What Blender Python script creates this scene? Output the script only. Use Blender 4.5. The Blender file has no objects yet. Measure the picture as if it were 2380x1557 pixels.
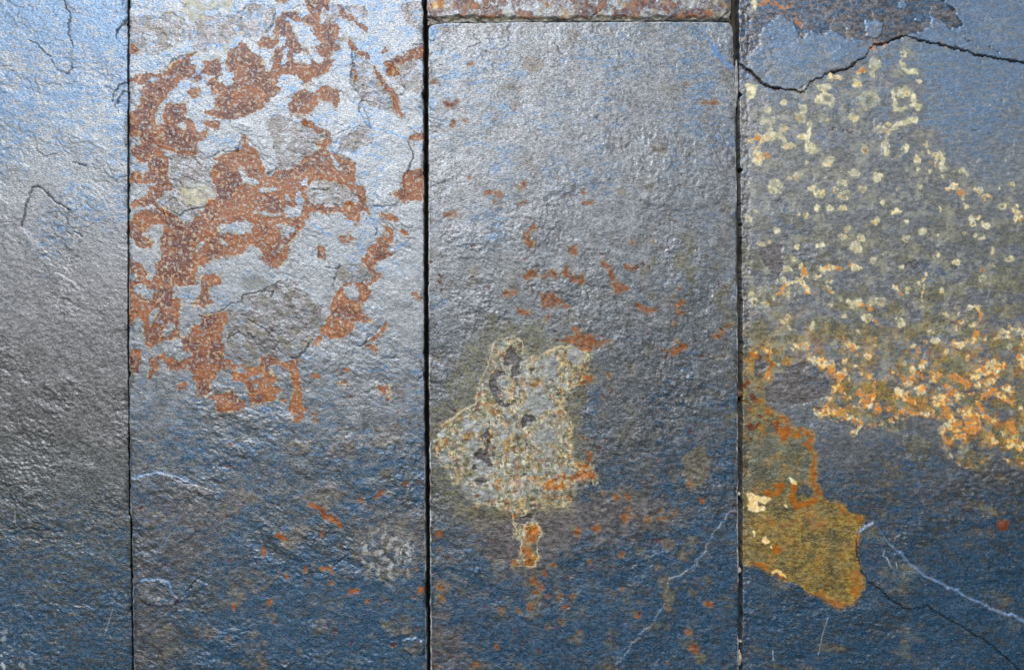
import bpy, math
import numpy as np

# ------------------------------------------------------------------ camera, world, sun
sc = bpy.context.scene
S = 1.0 / 2380.0            # one sheet unit in metres: the framed piece of wall is 1 m wide
CX, CY = 1190.0, 778.5

cam_d = bpy.data.cameras.new("camera")
cam = bpy.data.objects.new("camera", cam_d)
sc.collection.objects.link(cam)
cam_d.sensor_width = 36.0
cam_d.lens = 31.0
cam.location = (0.0, -0.5 * 31.0 / 18.0, 0.0)
cam.rotation_euler = (math.radians(90), 0, 0)
cam_d.clip_start = 0.01
cam_d.clip_end = 200.0
sc.camera = cam

SUN_EL, SUN_AZ = 26.0, 14.0       # height of the light, and how far left of the camera axis
w = bpy.data.worlds.new("World"); sc.world = w; w.use_nodes = True
nt = w.node_tree
bg = nt.nodes["Background"]
sky = nt.nodes.new("ShaderNodeTexSky")
sky.sky_type = 'NISHITA'
sky.sun_disc = False
sky.sun_elevation = math.radians(SUN_EL)
sky.sun_rotation = math.radians(180.0 + SUN_AZ)
sky.air_density = 1.0
sky.dust_density = 1.0
nt.links.new(sky.outputs[0], bg.inputs[0])
bg.inputs[1].default_value = 0.042

sd_ = bpy.data.lights.new("sun", 'SUN')
sun = bpy.data.objects.new("sun", sd_)
sc.collection.objects.link(sun)
sd_.energy = 4.6
sd_.angle = math.radians(10.0)
sd_.color = (1.0, 0.975, 0.95)
# light travels from above and in front of the wall
sun.rotation_euler = (math.radians(90.0 - SUN_EL), 0, math.radians(-SUN_AZ))
sc.view_settings.view_transform = 'Standard'
sc.view_settings.look = 'None'
sc.view_settings.exposure = -0.05
sc.view_settings.gamma = 1.0
sc.view_settings.use_curve_mapping = False

# ------------------------------------------------------------------ noise and shape fields
_tab = {}
def perlin(x, y, seed):
    if seed not in _tab:
        a = np.random.RandomState(seed).rand(256, 256) * 2 * np.pi
        _tab[seed] = (np.cos(a).astype(np.float32), np.sin(a).astype(np.float32))
    gx, gy = _tab[seed]
    xi = np.floor(x); yi = np.floor(y)
    fx = (x - xi).astype(np.float32); fy = (y - yi).astype(np.float32)
    i = xi.astype(np.int32) & 255; j = yi.astype(np.int32) & 255
    i1 = (i + 1) & 255; j1 = (j + 1) & 255
    u = fx * fx * fx * (fx * (fx * 6 - 15) + 10); v = fy * fy * fy * (fy * (fy * 6 - 15) + 10)
    a = gx[i, j] * fx + gy[i, j] * fy
    b = gx[i1, j] * (fx - 1) + gy[i1, j] * fy
    c = gx[i, j1] * fx + gy[i, j1] * (fy - 1)
    d = gx[i1, j1] * (fx - 1) + gy[i1, j1] * (fy - 1)
    return 1.5 * ((a * (1 - u) + b * u) * (1 - v) + (c * (1 - u) + d * u) * v)

def fbm(x, y, wl, octs, seed, gain=0.5, ang=0.0, stretch=1.0):
    if ang or stretch != 1.0:
        c, s = math.cos(math.radians(ang)), math.sin(math.radians(ang))
        x, y = (x * c + y * s) / stretch, (-x * s + y * c)
    r = 0; a = 1.0
    for k in range(octs):
        r = r + a * perlin(x / wl + 17.3 * k, y / wl + 9.1 * k, seed + k)
        wl /= 2.03; a *= gain
    return r

def sstep(a, b, v):
    t = np.clip((v - a) / (b - a), 0, 1)
    return t * t * (3 - 2 * t)

def poly_sd(x, y, pts):
    d = np.full(x.shape, 1e9, np.float32); ins = np.zeros(x.shape, bool)
    n = len(pts)
    for k in range(n):
        ax, ay = pts[k]; bx, by = pts[(k + 1) % n]
        ex, ey = bx - ax, by - ay
        t = np.clip(((x - ax) * ex + (y - ay) * ey) / (ex * ex + ey * ey + 1e-9), 0, 1)
        d = np.minimum(d, (x - ax - t * ex) ** 2 + (y - ay - t * ey) ** 2)
        if ay != by:
            cr = ((ay > y) != (by > y)) & (x < ex * (y - ay) / (by - ay) + ax)
            ins ^= cr
    d = np.sqrt(d)
    return np.where(ins, d, -d)

def line_sd(x, y, pts, r):
    best = np.full(x.shape, -1e9, np.float32)
    if len(pts) == 1: pts = [pts[0], (pts[0][0] + 0.01,) + tuple(pts[0][1:])]
    for k in range(len(pts) - 1):
        a, b = pts[k], pts[k + 1]
        ra = a[2] if len(a) > 2 else r; rb = b[2] if len(b) > 2 else r
        ex, ey = b[0] - a[0], b[1] - a[1]
        t = np.clip(((x - a[0]) * ex + (y - a[1]) * ey) / (ex * ex + ey * ey + 1e-9), 0, 1)
        d = np.sqrt((x - a[0] - t * ex) ** 2 + (y - a[1] - t * ey) ** 2)
        best = np.maximum(best, ra + (rb - ra) * t - d)
    return best

class Shape:
    """signed distance of a set of outlines, in sheet units (positive inside)"""
    M = 26
    def __init__(s, x, y):
        s.x, s.y = x, y
        s.f = np.full(x.shape, -float(s.M), np.float32)
        s.lo = x.min(), y.min(); s.hi = x.max(), y.max()
    def _idx(s, pts, r=0):
        px = [p[0] for p in pts]; py = [p[1] for p in pts]; m = s.M + r
        if max(px) + m < s.lo[0] or min(px) - m > s.hi[0] or max(py) + m < s.lo[1] or min(py) - m > s.hi[1]: return None
        return np.nonzero((s.x > min(px) - m) & (s.x < max(px) + m) & (s.y > min(py) - m) & (s.y < max(py) + m))
    def _put(s, i, v, neg):
        s.f[i] = np.minimum(s.f[i], -v) if neg else np.maximum(s.f[i], np.maximum(v, -s.M))
    def P(s, pts, neg=False):
        i = s._idx(pts)
        if i is not None and len(i[0]): s._put(i, poly_sd(s.x[i], s.y[i], pts), neg)
        return s
    def L(s, pts, r=5, neg=False):
        rr = max([p[2] if len(p) > 2 else r for p in pts])
        i = s._idx(pts, rr)
        if i is not None and len(i[0]): s._put(i, line_sd(s.x[i], s.y[i], pts, r), neg)
        return s
    def E(s, cx, cy, rx, ry, ang=0, neg=False):
        c, q = math.cos(math.radians(ang)), math.sin(math.radians(ang))
        i = s._idx([(cx - max(rx, ry), cy - max(rx, ry)), (cx + max(rx, ry), cy + max(rx, ry))])
        if i is not None and len(i[0]):
            dx, dy = s.x[i] - cx, s.y[i] - cy
            u, v = (dx * c + dy * q) / rx, (-dx * q + dy * c) / ry
            s._put(i, (1 - np.sqrt(u * u + v * v)) * min(rx, ry), neg)
        return s
    def m(s, w=1.2, off=0.0):
        return sstep(-w, w, s.f + off)

def T(x0, y0, k):
    def f(s):
        out = []
        for tok in s.split():
            v = [float(q) for q in tok.split(',')]
            p = (x0 + k * v[0], y0 + k * v[1])
            if len(v) > 2: p += (v[2] * k,)
            out.append(p)
        return out
    f.k = k
    return f
A = T(285.6, 0, .3057); B = T(285.6, 476, .3057); C = T(285.6, 1081.2, .3057)
R1 = T(1700, 0, .3058); R2 = T(1700, 408, .3058); R3 = T(1700, 816, .3058); R4 = T(1700, 1081.2, .3058)
M1 = T(986, 0, .3233); M2 = T(986, 720.8, .21835); M3 = T(986, 1020, .345); M4 = T(1156, 408, .3057)
L1 = T(0, 0, .5); L2 = T(0, 778.6, .5); D = T(0, 0, 1)

# ------------------------------------------------------------------ mineral maps of the slabs, with painted sheen and ledge shade
def base_fields(X, Y, seed):
    wx = 4.5 * fbm(X, Y, 34, 2, seed + 1) + 2.6 * fbm(X, Y, 9, 2, seed + 4)
    wy = 4.5 * fbm(X, Y, 34, 2, seed + 7) + 2.6 * fbm(X, Y, 9, 2, seed + 10)
    return X + wx, Y + wy

def new_fields(X, Y):
    z = lambda: np.zeros(X.shape, np.float32)
    return dict(rust=z(), cream=z(), olive=z(), brown=z(), blue=z(), dark=z(), pale=z(), ochre=z(), film=z(), H=z(), part=np.zeros(X.shape, np.int32))

def mx(F, k, v):
    F[k] = np.maximum(F[k], v)

def grain(X, Y, seed, fine=0.16, coarse=0.3, ang=18, stretch=1.6, terr=0.16):
    z = .45 + .75 * sstep(-.25, .45, fbm(X, Y, 150, 3, seed + 60))
    g = .95 * fine * z * fbm(X, Y, 8.5, 2, seed, 0.75, ang, 1 + .35 * (stretch - 1))
    g = g + .8 * coarse * fbm(X, Y, 60, 3, seed + 20, 0.55, ang, 1 + .6 * (stretch - 1))
    q = fbm(X, Y, 46, 4, seed + 40, 0.62, ang, stretch) * 4.2
    fl = np.floor(q); fr = q - fl
    g = g + .75 * terr * z * (fl + sstep(0.25, 0.75, fr))
    q = fbm(X, Y, 170, 5, seed + 80, .58, ang, 1.4) * 3.2
    fl = np.floor(q); fr = q - fl
    g = g + .28 * z * (fl + sstep(0.42, 0.52, fr))
    return g

def specks(F, x, y, rs, n, box, rr=(1.2, 3.6)):
    q = Shape(x, y)
    for _ in range(n):
        a, b = rs.uniform(box[0], box[1]), rs.uniform(box[2], box[3])
        k = rr[0] + (rr[1] - rr[0]) * rs.rand() ** 2.2
        q.L([(a, b), (a + rs.uniform(-3, 3), b + rs.uniform(-1.5, 1.5))], k)
    m = sstep(-.9, .9, q.f + 1.2 * perlin(x / 6, y / 6, 77))
    F['rust'] = np.maximum(F['rust'], .8 * m); F['dark'] = np.maximum(F['dark'], .45 * m * sstep(-.2, .3, perlin(x / 9, y / 9, 78)))
    F['brown'] = np.maximum(F['brown'], .6 * sstep(-8, 0, q.f)); F['H'] -= .35 * m

def slab_left(X, Y):
    F = new_fields(X, Y); xw, yw = base_fields(X, Y, 100)
    amt = sstep(300, 900, Y)
    F['H'] += grain(X, Y, 110, 0.12 + 0.12 * amt, 0.18 + .12 * amt, 22, 1.5, 0.03 + 0.08 * amt)
    F['blue'] = np.clip(1.1 - Y / 520 + 0.45 * fbm(X, Y, 200, 3, 130), 0, 1)  # blue fading down from the top: flecks plus painted sky sheen
    F['blue'] = np.maximum(F['blue'], 0.75 * sstep(1000, 1480, Y) + 0.3 * sstep(150, 0, X) * sstep(1300, 1500, Y))
    F['brown'] = 0.4 * sstep(300, 700, Y) * sstep(1250, 850, Y)
    F['film'] = .85 * sstep(1000, 300, Y + 120 * fbm(X, Y, 160, 3, 131))  # paler colour towards the top paints the sheen
    c = Shape(xw, yw)
    for s_ in ["290,0 320,60 320,160 338,220", "140,190 180,225 240,265", "240,275 270,330 320,332 328,295",
               "100,1058 115,990 135,900 175,855 215,900 260,940 325,975", "345,1080 385,1100", "525,480 530,430 560,395 590,385",
               "545,480 550,450 575,432 595,430", "543,185 550,140 582,112", "340,755 400,772"]:
        c.L(L1(s_), 1.3)
    cr = c.m(1.2)
    F['H'] -= 0.9 * cr; mx(F, 'dark', cr * 0.8)
    p = Shape(xw, yw).P(L1("100,1058 115,990 135,900 175,855 215,900 260,940 325,975 300,1100 180,1150")).P(L1("140,190 240,265 270,330 320,332 335,220 320,60 290,0 200,0"))
    F['H'] -= 0.4 * p.m(6)
    ch = Shape(xw, yw).E(293, 78, 18, 26).E(294, 232, 28, 38).E(296, 10, 10, 25)
    F['H'] -= 1.3 * ch.m(4); F['blue'] = np.maximum(F['blue'], ch.m(3) * .9)
    s = Shape(X + .6 * fbm(X, Y, 14, 2, 140), Y).L(L1("485,330 465,510 445,620 415,800 385,940 340,1130 290,1330 238,1510"), .75)
    s.L(L2("540,1160 520,1290 485,1390"), .7).L(L2("70,810 72,895"), .7).L(L2("300,580 410,603 440,595"), .8)
    mx(F, 'pale', .55 * s.m(.9) * sstep(-.15, .25, fbm(X, Y, 30, 3, 150) + .25))
    pz = sstep(.28, .5, fbm(X, Y, 16, 3, 155)) * (sstep(110, 0, X) * sstep(1400, 1550, Y) * .7)
    mx(F, 'pale', pz)
    return F

def slab_rusty(X, Y):
    F = new_fields(X, Y); xw, yw = base_fields(X, Y, 200)
    r = Shape(xw, yw)
    r.P(A("30,610 150,560 260,575 340,540 430,465 545,405 500,450 550,520 545,570 470,605 410,640 405,670 350,690 350,740 290,780 245,850 250,950 340,950 310,890 330,800 470,790 505,880 520,940 560,1010 640,1010 640,1045 560,1085 570,1180 440,1190 300,1125 345,1250 340,1290 360,1400 390,1445 320,1470 300,1500 230,1520 260,1570 30,1570 180,1490 250,1380 30,1385 60,1320 150,1350 210,1290 190,1230 130,1230 60,1140 140,1100 130,1050 30,1020 30,880 100,850 145,790 130,700 180,650 30,635"))
    r.P(A("620,470 740,455 750,560 720,630 780,665 850,640 845,560 790,490 810,400 905,335 985,400 1050,440 1090,540 1130,520 1140,430 1170,375 1240,355 1330,320 1380,370 1440,390 1500,400 1590,400 1560,460 1615,465 1580,520 1460,610 1375,665 1330,590 1240,545 1150,650 1225,690 1130,740 1050,820 960,880 890,900 800,920 640,870 620,850 680,830 750,840 700,770 750,725 690,700 650,640 700,600 590,550 625,510"))
    r.P(A("1015,330 1060,285 1150,300 1150,240 1180,130 1230,95 1335,90 1350,170 1240,150 1270,190 1290,260 1330,310 1320,370 1240,360 1250,290 1190,260 1200,320 1100,358"))
    r.P(A("1380,-20 1480,-20 1580,15 1540,80 1500,120 1510,190 1640,190 1645,280 1680,310 1600,310 1650,370 1580,400 1520,400 1450,360 1520,330 1450,260 1450,130 1440,200 1370,160 1420,100 1390,60"))
    r.P(A("1320,700 1380,680 1450,720 1540,650 1640,700 1655,770 1620,825 1570,770 1500,770 1450,850 1400,880 1290,870 1255,830 1290,760"))
    r.L(A("1380,920 1450,960 1560,1030 1560,1080 1480,1100"), 5)
    r.P(A("680,1200 920,1135 915,1020 960,1110 1040,1180 1060,1260 1090,1340 1170,1310 1290,1290 1400,1200 1530,1110 1560,1160 1720,1210 1780,1320 1780,1390 1830,1450 1860,1570 1790,1570 1800,1480 1660,1400 1540,1370 1430,1385 1390,1450 1390,1570 720,1570 700,1400 680,1300 730,1240"))
    r.P(A("1985,475 2110,440 2230,370 2300,365 2300,440 2180,465 2060,500 2100,560 2040,580"))
    r.L(A("1920,540 1980,640 2050,700 2080,770 2110,870"), 6).L(A("1760,600 1770,540"), 4).L(A("1780,410 1850,410 1870,440"), 3.5)
    r.L(A("1730,330 1760,370"), 5).P(A("2180,1050 2300,1010 2300,1050 2200,1080"))
    r.P(A("2160,1300 2300,1310 2300,1520 2140,1530 2030,1480 2130,1440 2130,1340"))
    r.L(A("1660,70 1690,120 1740,140"), 5).L(A("1790,180 1840,220"), 5).L(A("1990,370 1995,385"), 4).L(A("1180,10 1230,5"), 5).L(A("50,360 85,380"), 8)
    r.L(A("540,705 542,708"), 10).L(A("580,590 560,600"), 7).L(A("650,960 700,965"), 10).L(A("100,1345"), 12)
    r.P(B("30,150 120,60 230,30 330,40 440,110 480,150 590,90 660,-20 1220,-20 1230,60 1250,110 1380,100 1340,200 1280,280 1240,430 1160,490 1090,450 1050,350 1000,300 940,330 900,380 700,410 570,480 550,560 580,610 400,620 360,700 440,720 450,790 420,800 440,880 430,1000 470,1010 520,980 520,930 600,890 580,840 700,830 800,800 790,890 750,960 760,1060 760,1160 820,1190 880,1250 850,1260 800,1220 720,1290 650,1380 640,1460 570,1450 580,1360 540,1330 560,1290 500,1240 400,1250 350,1240 330,1190 260,1180 270,1240 220,1300 190,1340 200,1180 280,1140 300,1130 340,1170 480,1200 530,1160 530,1110 470,1110 430,1010 400,1040 310,1020 240,1080 200,1145 220,1080 170,1060 160,930 200,910 110,860 50,900 30,900 30,590 230,590 250,450 300,420 290,310 310,150 280,140 180,180 150,240 230,290 220,330 130,340 60,270 30,200"))
    r.P(B("30,420 130,430 180,520 180,590 30,610 80,520"))
    r.P(B("600,540 740,540 750,600 650,640 660,720 700,740 620,780 530,760 580,700 600,620"))
    r.P(B("60,1110 130,1100 130,1220 100,1290 40,1270")).P(B("400,1370 490,1360 480,1400 420,1440")).L(B("50,1165 120,1165"), 6)
    r.P(B("910,1230 1060,1230 1050,1160 1100,1150 1220,1200 1350,1170 1320,1230 1350,1310 1360,1480 1390,1570 1280,1570 1290,1460 1320,1420 1280,1340 1270,1270 1200,1210 1100,1230 1130,1280 1170,1330 1150,1380 1220,1420 1160,1440 1170,1480 1000,1520 960,1470 950,1380 900,1340 850,1340 850,1270 910,1290"))
    r.P(B("660,1470 700,1440 790,1440 820,1390 850,1430 890,1470 850,1520 880,1570 720,1570 720,1500"))
    r.P(B("1640,630 1700,605 1860,600 1900,560 1850,480 1820,430 1860,330 1930,310 1940,260 2000,170 2050,200 2040,290 2000,340 2050,370 1920,440 1900,520 1970,530 1900,590 1870,630 1880,700 1800,740 1830,830 1900,880 1860,900 1760,880 1740,960 1640,1030 1580,1000 1530,980 1490,1070 1440,1070 1450,1030 1530,930 1560,840 1590,760 1630,690"))
    r.P(B("1480,320 1530,330 1535,410 1475,380")).P(B("1640,240 1720,225 1770,270 1720,290 1660,280")).P(B("2110,180 2170,200 2185,260 2130,240"))
    r.L(B("1385,-20 1400,90"), 7).L(B("1430,30 1640,40"), 6).P(B("1640,60 1700,-20 1860,-20 1880,70 1800,60 1790,150 1730,110")).L(B("1980,80 2080,120"), 5)
    r.L(B("1440,1300 1490,1310"), 4).L(B("1640,1252 1695,1262"), 3).L(B("1630,1360 1680,1362"), 3).L(B("2010,1370 2030,1430"), 4).L(B("2220,680 2245,705"), 4).L(B("1230,1500 1215,1498"), 3)
    r.L(B("2000,900 1960,980 1860,1060 1930,1110"), 3.5)
    r.L(D("690,935 692,972"), 11).L(D("727,962 732,976"), 5).L(D("520,935 545,945 560,940"), 9).L(D("880,895 892,910"), 4).L(D("905,925"), 3)
    # clean patches standing in the rust
    for s_, q in [("460,960", 9), ("215,610 265,612", 6), ("1250,390 1230,470", 8), ("1330,440 1400,450", 13), ("1440,400 1500,460", 9), ("900,1290 930,1370 1000,1390", 9),
                  ("1060,1450 1160,1430", 7), ("1345,1480 1350,1557", 9), ("1590,1210 1650,1280", 6), ("1380,1390", 9), ("1250,1510", 9), ("500,880 560,900 600,990", 8)]:
        r.L(A(s_), q, True)
    for s_, q in [("120,640 200,680", 12), ("220,890 250,810", 8), ("360,940", 14), ("770,190 950,170", 14), ("770,290", 9), ("1190,350 1215,340", 3.5), ("500,190", 5), ("70,545", 10), ("370,170", 3),
                  ("1740,670", 19), ("2000,230", 8), ("1710,258", 4), ("1650,900 1700,960", 3), ("1000,1320 1050,1300", 6), ("1020,1380", 6), ("1035,1450", 6), ("1180,80 1000,60", 5), ("600,290 560,380", 5)]:
        r.L(B(s_), q, True)
    r.P(B("1170,150 1330,150 1300,210 1220,275"), True)
    n1 = fbm(X, Y, 20, 4, 230); n2 = fbm(X, Y, 12, 3, 240)
    spk = sstep(.22, .36, fbm(X, Y, 8, 3, 241, .75) + .35 * n1) * sstep(0, 5, r.f)
    rust = sstep(-1.0, 1.0, r.f + 3.4 * n1 + 2.6 * n2 + 2.4 * fbm(X, Y, 5.5, 2, 247)) * (1 - .85 * spk)
    # tiny loose specks near the edge
    near = sstep(-16, -2, r.f) * sstep(.52, .6, fbm(X, Y, 8, 3, 243))
    rust = np.maximum(rust, near * .8)
    # spots in the lower half
    q = Shape(xw, yw)
    q.L(C("1420,295 1500,330,20 1560,390,22 1660,455,14"), 5).L(C("1550,350"), 3.5, True)
    for s_, k in [("1195,530 1235,560", 5), ("1060,645 1068,675", 5), ("1512,510 1508,540", 2.5), ("1820,272", 5), ("1960,205 1925,235", 5), ("2260,125", 3), ("1250,840", 4), ("1115,1040", 5),
                  ("850,1055 835,1080", 4), ("800,1302", 4), ("1510,780 1570,785 1600,820", 3.5), ("1735,962 1790,940", 4), ("1865,1035", 5), ("2275,945", 7), ("1380,770 1390,810", 3), ("2150,140", 4), ("1590,900", 3)]:
        q.L(C(s_), k)
    rust = np.maximum(rust, sstep(-1, 1, q.f + 1.5 * n1)); F['rust'] = rust
    halo = np.maximum(sstep(-9, 0, r.f) * sstep(.02, .35, fbm(X, Y, 26, 3, 250)), sstep(-7, 0, q.f) * .6)
    F['ochre'] = np.maximum(halo * .6 * (1 - rust), .75 * sstep(-2, 1, r.f) * sstep(7, 1, r.f + 9 * n2) * sstep(-.3, .3, n1))
    F['ochre'] = np.maximum(F['ochre'], rust * .6 * sstep(.0, .35, fbm(X, Y, 50, 4, 255) + .45 * sstep(430, 560, X) * sstep(250, 480, Y)))
    # brown grey plates where the film has flaked away
    b = Shape(xw, yw)
    b.P(A("230,230 300,130 370,110 470,160 550,210 520,300 400,345 300,300")).P(A("1150,880 1250,920 1380,920 1550,1040 1480,1100 1400,1210 1280,1300 1160,1290 1170,1180 1140,1050 1080,960"))
    b.P(A("1430,1375 1540,1365 1660,1400 1720,1470 1800,1500 1750,1570 1400,1570 1390,1450")).P(A("360,1200 480,1190 660,1200 730,1240 700,1400 715,1500 640,1570 250,1570 300,1470 390,1440 350,1290"))
    b.P(B("200,-20 700,-20 640,60 480,150 400,100 320,90")).P(A("1760,420 1870,430 1900,560 1980,660 2060,760 2100,860 1960,830 1830,790 1740,660 1740,530"))
    b.P(A("2130,30 2290,20 2290,240 2220,220 2140,130")).P(A("1990,480 2200,470 2290,560 2290,700 2180,720 2080,640 2000,560"))
    b.P(B("910,690 1100,640 1200,570 1310,590 1380,660 1520,790 1520,930 1430,1060 1340,1160 1210,1190 1060,1150 940,1230 850,1180 800,1050 800,900 790,800 900,720"))
    b.P(A("1540,50 1660,50 1640,170 1540,190")).P(A("1700,60 1850,40 1870,140 1780,150")).P(A("60,140 230,130 400,360 200,430 60,420")).P(A("560,130 860,110 1010,20 1160,70 1100,260 1000,300 830,290 640,420 520,380 560,230"))
    b.P(B("1640,460 1830,460 1900,560 1820,610 1690,600 1600,570")).P(A("1660,1080 1750,1000 1890,980 1900,1090 1750,1180 1640,1150"))
    bm = sstep(-1.8, 1.8, b.f + 4 * n1); F['brown'] = bm * (.85 - .7 * sstep(-.08, .28, fbm(X, Y, 26, 5, 262, .65)))
    b2 = Shape(xw, yw)
    for cx, cy, rx, ry in [(950, 880, 190, 120), (1310, 540, 130, 105), (1530, 240, 150, 110), (1540, 1220, 95, 95), (2080, 600, 330, 270), (990, 1430, 140, 140), (330, 1330, 110, 140),
                           (2210, 1370, 90, 80), (2080, 1230, 140, 100), (850, 280, 150, 110), (600, 1290, 100, 55), (1150, 1170, 45, 35), (1480, 1005, 28, 20), (1310, 1390, 22, 28), (1550, 1420, 26, 14), (2010, 60, 50, 45), (800, 1030, 80, 60), (240, 420, 80, 60)]:
        (x, y), = C("%g,%g" % (cx, cy)); b2.E(x, y, rx * .3057, ry * .3057, -20)
    for p_ in ["700,1040 22", "930,905 22", "905,1010 30", "790,1050 30"]:
        a_, rr = p_.split(); (x, y), = D(a_); b2.E(x, y, float(rr) * 1.2, float(rr) * .8, -30)
    n3 = fbm(X, Y, 30, 4, 270)
    bm2 = sstep(-5, 7, b2.f + 14 * n3) * (.55 + .45 * sstep(-.2, .25, n1))
    mx(F, 'brown', bm2 * .75); mx(F, 'olive', bm2 * .35 * sstep(-.2, .4, n3))
    F['brown'] = np.maximum(F['brown'], .45 * sstep(-10, 30, Shape(xw, yw).P(D("285,1110 420,1100 500,1140 520,1260 440,1360 400,1557 285,1570")).f))
    F['olive'] = np.maximum(F['olive'], sstep(-.05, .3, n3) * bm * .45)
    F['olive'] = np.maximum(F['olive'], .5 * Shape(xw, yw).P(B("880,600 960,530 1080,550 1130,620 1000,650 900,640")).P(A("620,560 600,500")).m(5))
    # cream crusts
    c = Shape(xw, yw).P(A("420,1440 500,1380 620,1400 700,1450 690,1520 600,1570 430,1540")).P(A("450,-10 560,-10 640,60 620,150 540,170 480,110")).P(A("640,10 840,-10 830,90 760,60 660,90"))
    c.L(A("340,530 450,430 560,400"), 3).L(A("620,450 690,440 860,280"), 2.5).L(A("300,120 380,105 470,150"), 3).L(A("720,450 1000,150 1150,140"), 1)
    F['cream'] = np.maximum(sstep(-2, 3, c.f + 8 * n2) * .55 * (.35 + .65 * sstep(-.3, .3, n1)), .5 * sstep(-5, -1, r.f) * (1 - rust) * sstep(.05, .35, fbm(X, Y, 16, 4, 251)))
    c2 = sstep(.1, .42, fbm(X, Y, 15, 4, 280)) * Shape(xw, yw).E(900, 1290, 60, 70).E(930, 1290, 30, 35).m(14)
    mx(F, 'cream', c2 * .16); mx(F, 'pale', c2 * .30)
    mx(F, 'pale', .8 * sstep(.05, .4, fbm(X, Y, 9, 3, 283)) * Shape(xw, yw).E(944, 1284, 20, 26, 20).m(10))
    mx(F, 'cream', .45 * sstep(-.5, .5, n3) * spk)
    # blue grey film
    F['film'] = np.clip(1 - .9 * F['brown'] - rust, 0, 1) * sstep(1150, 560, Y + 120 * n3)
    F['blue'] = np.clip(.18 + .3 * sstep(800, 1100, Y) + .35 * sstep(380, 0, Y) + .8 * sstep(1180, 1560, Y) * sstep(380, 620, X) + .25 * fbm(X, Y, 130, 3, 290), 0, 1) * (1 - .75 * F['brown']) * (1 - rust)
    specks(F, xw, yw, np.random.RandomState(21), 110, (305, 985, 900, 1557))
    # relief
    amt = sstep(350, 1100, Y)
    F['H'] += grain(X, Y, 210, 0.07 + .12 * amt, 0.18 + .2 * amt, 25, 1.5, 0.05 + .11 * amt)
    F['H'] += rust * .09 * fbm(X, Y, 6, 2, 264) ; F['H'] += bm * .22 * fbm(X, Y, 13, 3, 263, .65) - .28 * rust + .10 * rust * n2 - .25 * bm
    F['H'] += .25 * bm2
    lift = Shape(xw, yw).P(C("40,95 270,55 430,85 560,155 700,200 640,420 500,560 350,640 200,850 100,900 40,900"))
    F['H'] += .55 * sstep(-1.5, 4, lift.f) - .55 * sstep(2, 90, np.maximum(lift.f, 2))
    lift2 = Shape(xw, yw).P(C("90,930 140,880 230,852 300,880 365,915 435,1020 380,1080 160,1060"))
    F['H'] += .7 * sstep(-1, 4, lift2.f)
    F['part'] = np.where(lift2.f > -.5, 1, 0)
    mx(F, 'blue', 1.0 * sstep(-6, -1, lift2.f) * sstep(4, 0, lift2.f) * sstep(1375, 1350, Y))  # sky glint painted along the flake's upward edge
    lift3 = Shape(xw, yw).P(C("2120,1370 2160,1310 2230,1310 2300,1350 2300,1430 2190,1440"))
    F['H'] += .9 * sstep(-1, 3, lift3.f)
    lo = Shape(xw, yw).P(A("1740,530 1730,640 1830,780 1800,860 1850,950 1960,990 2080,1030 2180,1090 2215,1210 2140,1320 2140,1480 2060,1570 1860,1570 1780,1320 1720,1200 1570,1150 1600,1040 1700,960 1890,970"))
    F['H'] += .5 * sstep(-1, 2.5, lo.f) - .5 * sstep(3, 60, np.maximum(lo.f, 3))
    k = Shape(xw, yw)
    for f_, s_ in [(A, "1600,1050 1660,1010 1725,975"), (A, "1740,1010 1800,970 1890,975"), (A, "1735,370 1740,440 1770,510 1730,560 1735,640 1790,710"), (A, "1800,860 1805,800 1830,770"),
                   (A, "2180,1090 2215,1200 2180,1280 2140,1340"), (A, "1155,80 1150,150 1080,250"), (A, "300,120 380,105 470,150"), (A, "330,530 400,450 560,400"), (A, "1450,1450 1560,1440"),
                   (B, "400,100 480,60 680,0"), (B, "905,740 920,690 1050,660 1110,640"), (B, "1130,710 1180,590 1240,570"), (B, "800,1020 860,980 930,1000"), (B, "900,830 1000,900 1140,1010"),
                   (B, "1540,480 1640,480 1660,460"), (B, "680,820 740,810 840,740"), (B, "1060,1150 1200,1190 1340,1160 1420,1060"), (B, "1880,1000 1830,1060 1750,1075"), (B, "2270,1180 2285,1300 2240,1350"),
                   (B, "1620,520 1600,640"), (C, "1700,690 1640,730 1580,780"), (C, "600,840 520,920 430,1010 400,1120"), (A, "400,0 480,40 460,90"), (A, "880,160 900,140"), (B, "1940,180 1930,230"), (C, "380,90 450,120 550,150"), (A, "680,1190 730,1160 880,1150 915,1030"), (A, "2210,355 2285,350"), (A, "1160,1240 1190,1200 1170,1300 1100,1340")]:
        k.L(f_(s_), 1.1)
    cr = k.m(1.3) * sstep(-.5, .1, fbm(X, Y, 40, 2, 296) + .2)
    F['H'] -= .8 * cr; mx(F, 'dark', .75 * cr)
    k = Shape(xw, yw)
    for f_, s_, rr in [(A, "1450,900 1540,880 1600,850", 1.3), (A, "1800,860 1820,910 1900,970 2040,1000 2170,1070", 1.8), (B, "1440,140 1500,190 1600,250", 1.5), (B, "1860,1265 1950,1260 2030,1235", 1.3), (B, "2050,340 2170,300", 1.3),
                       (A, "1740,1175 1790,1160 1850,1120", 1.3), (B, "1880,90 1920,140 1960,260", 1.2)]:
        k.L(f_(s_), rr)
    mx(F, 'blue', k.m(1.5)); F['blueline'] = k.m(1.5)
    pl = Shape(xw, yw).L(C("60,88 160,75 270,50 350,60 430,85 500,120 555,150"), 2.2).L(C("360,520 330,590 250,680"), 1.2).L(C("130,880 220,853 290,870 350,910 380,960 425,1010"), 2.0).L(C("2130,1340 2170,1312 2260,1318 2300,1350"), 1.5).L(C("300,215 350,250 410,300"), 1)
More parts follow.
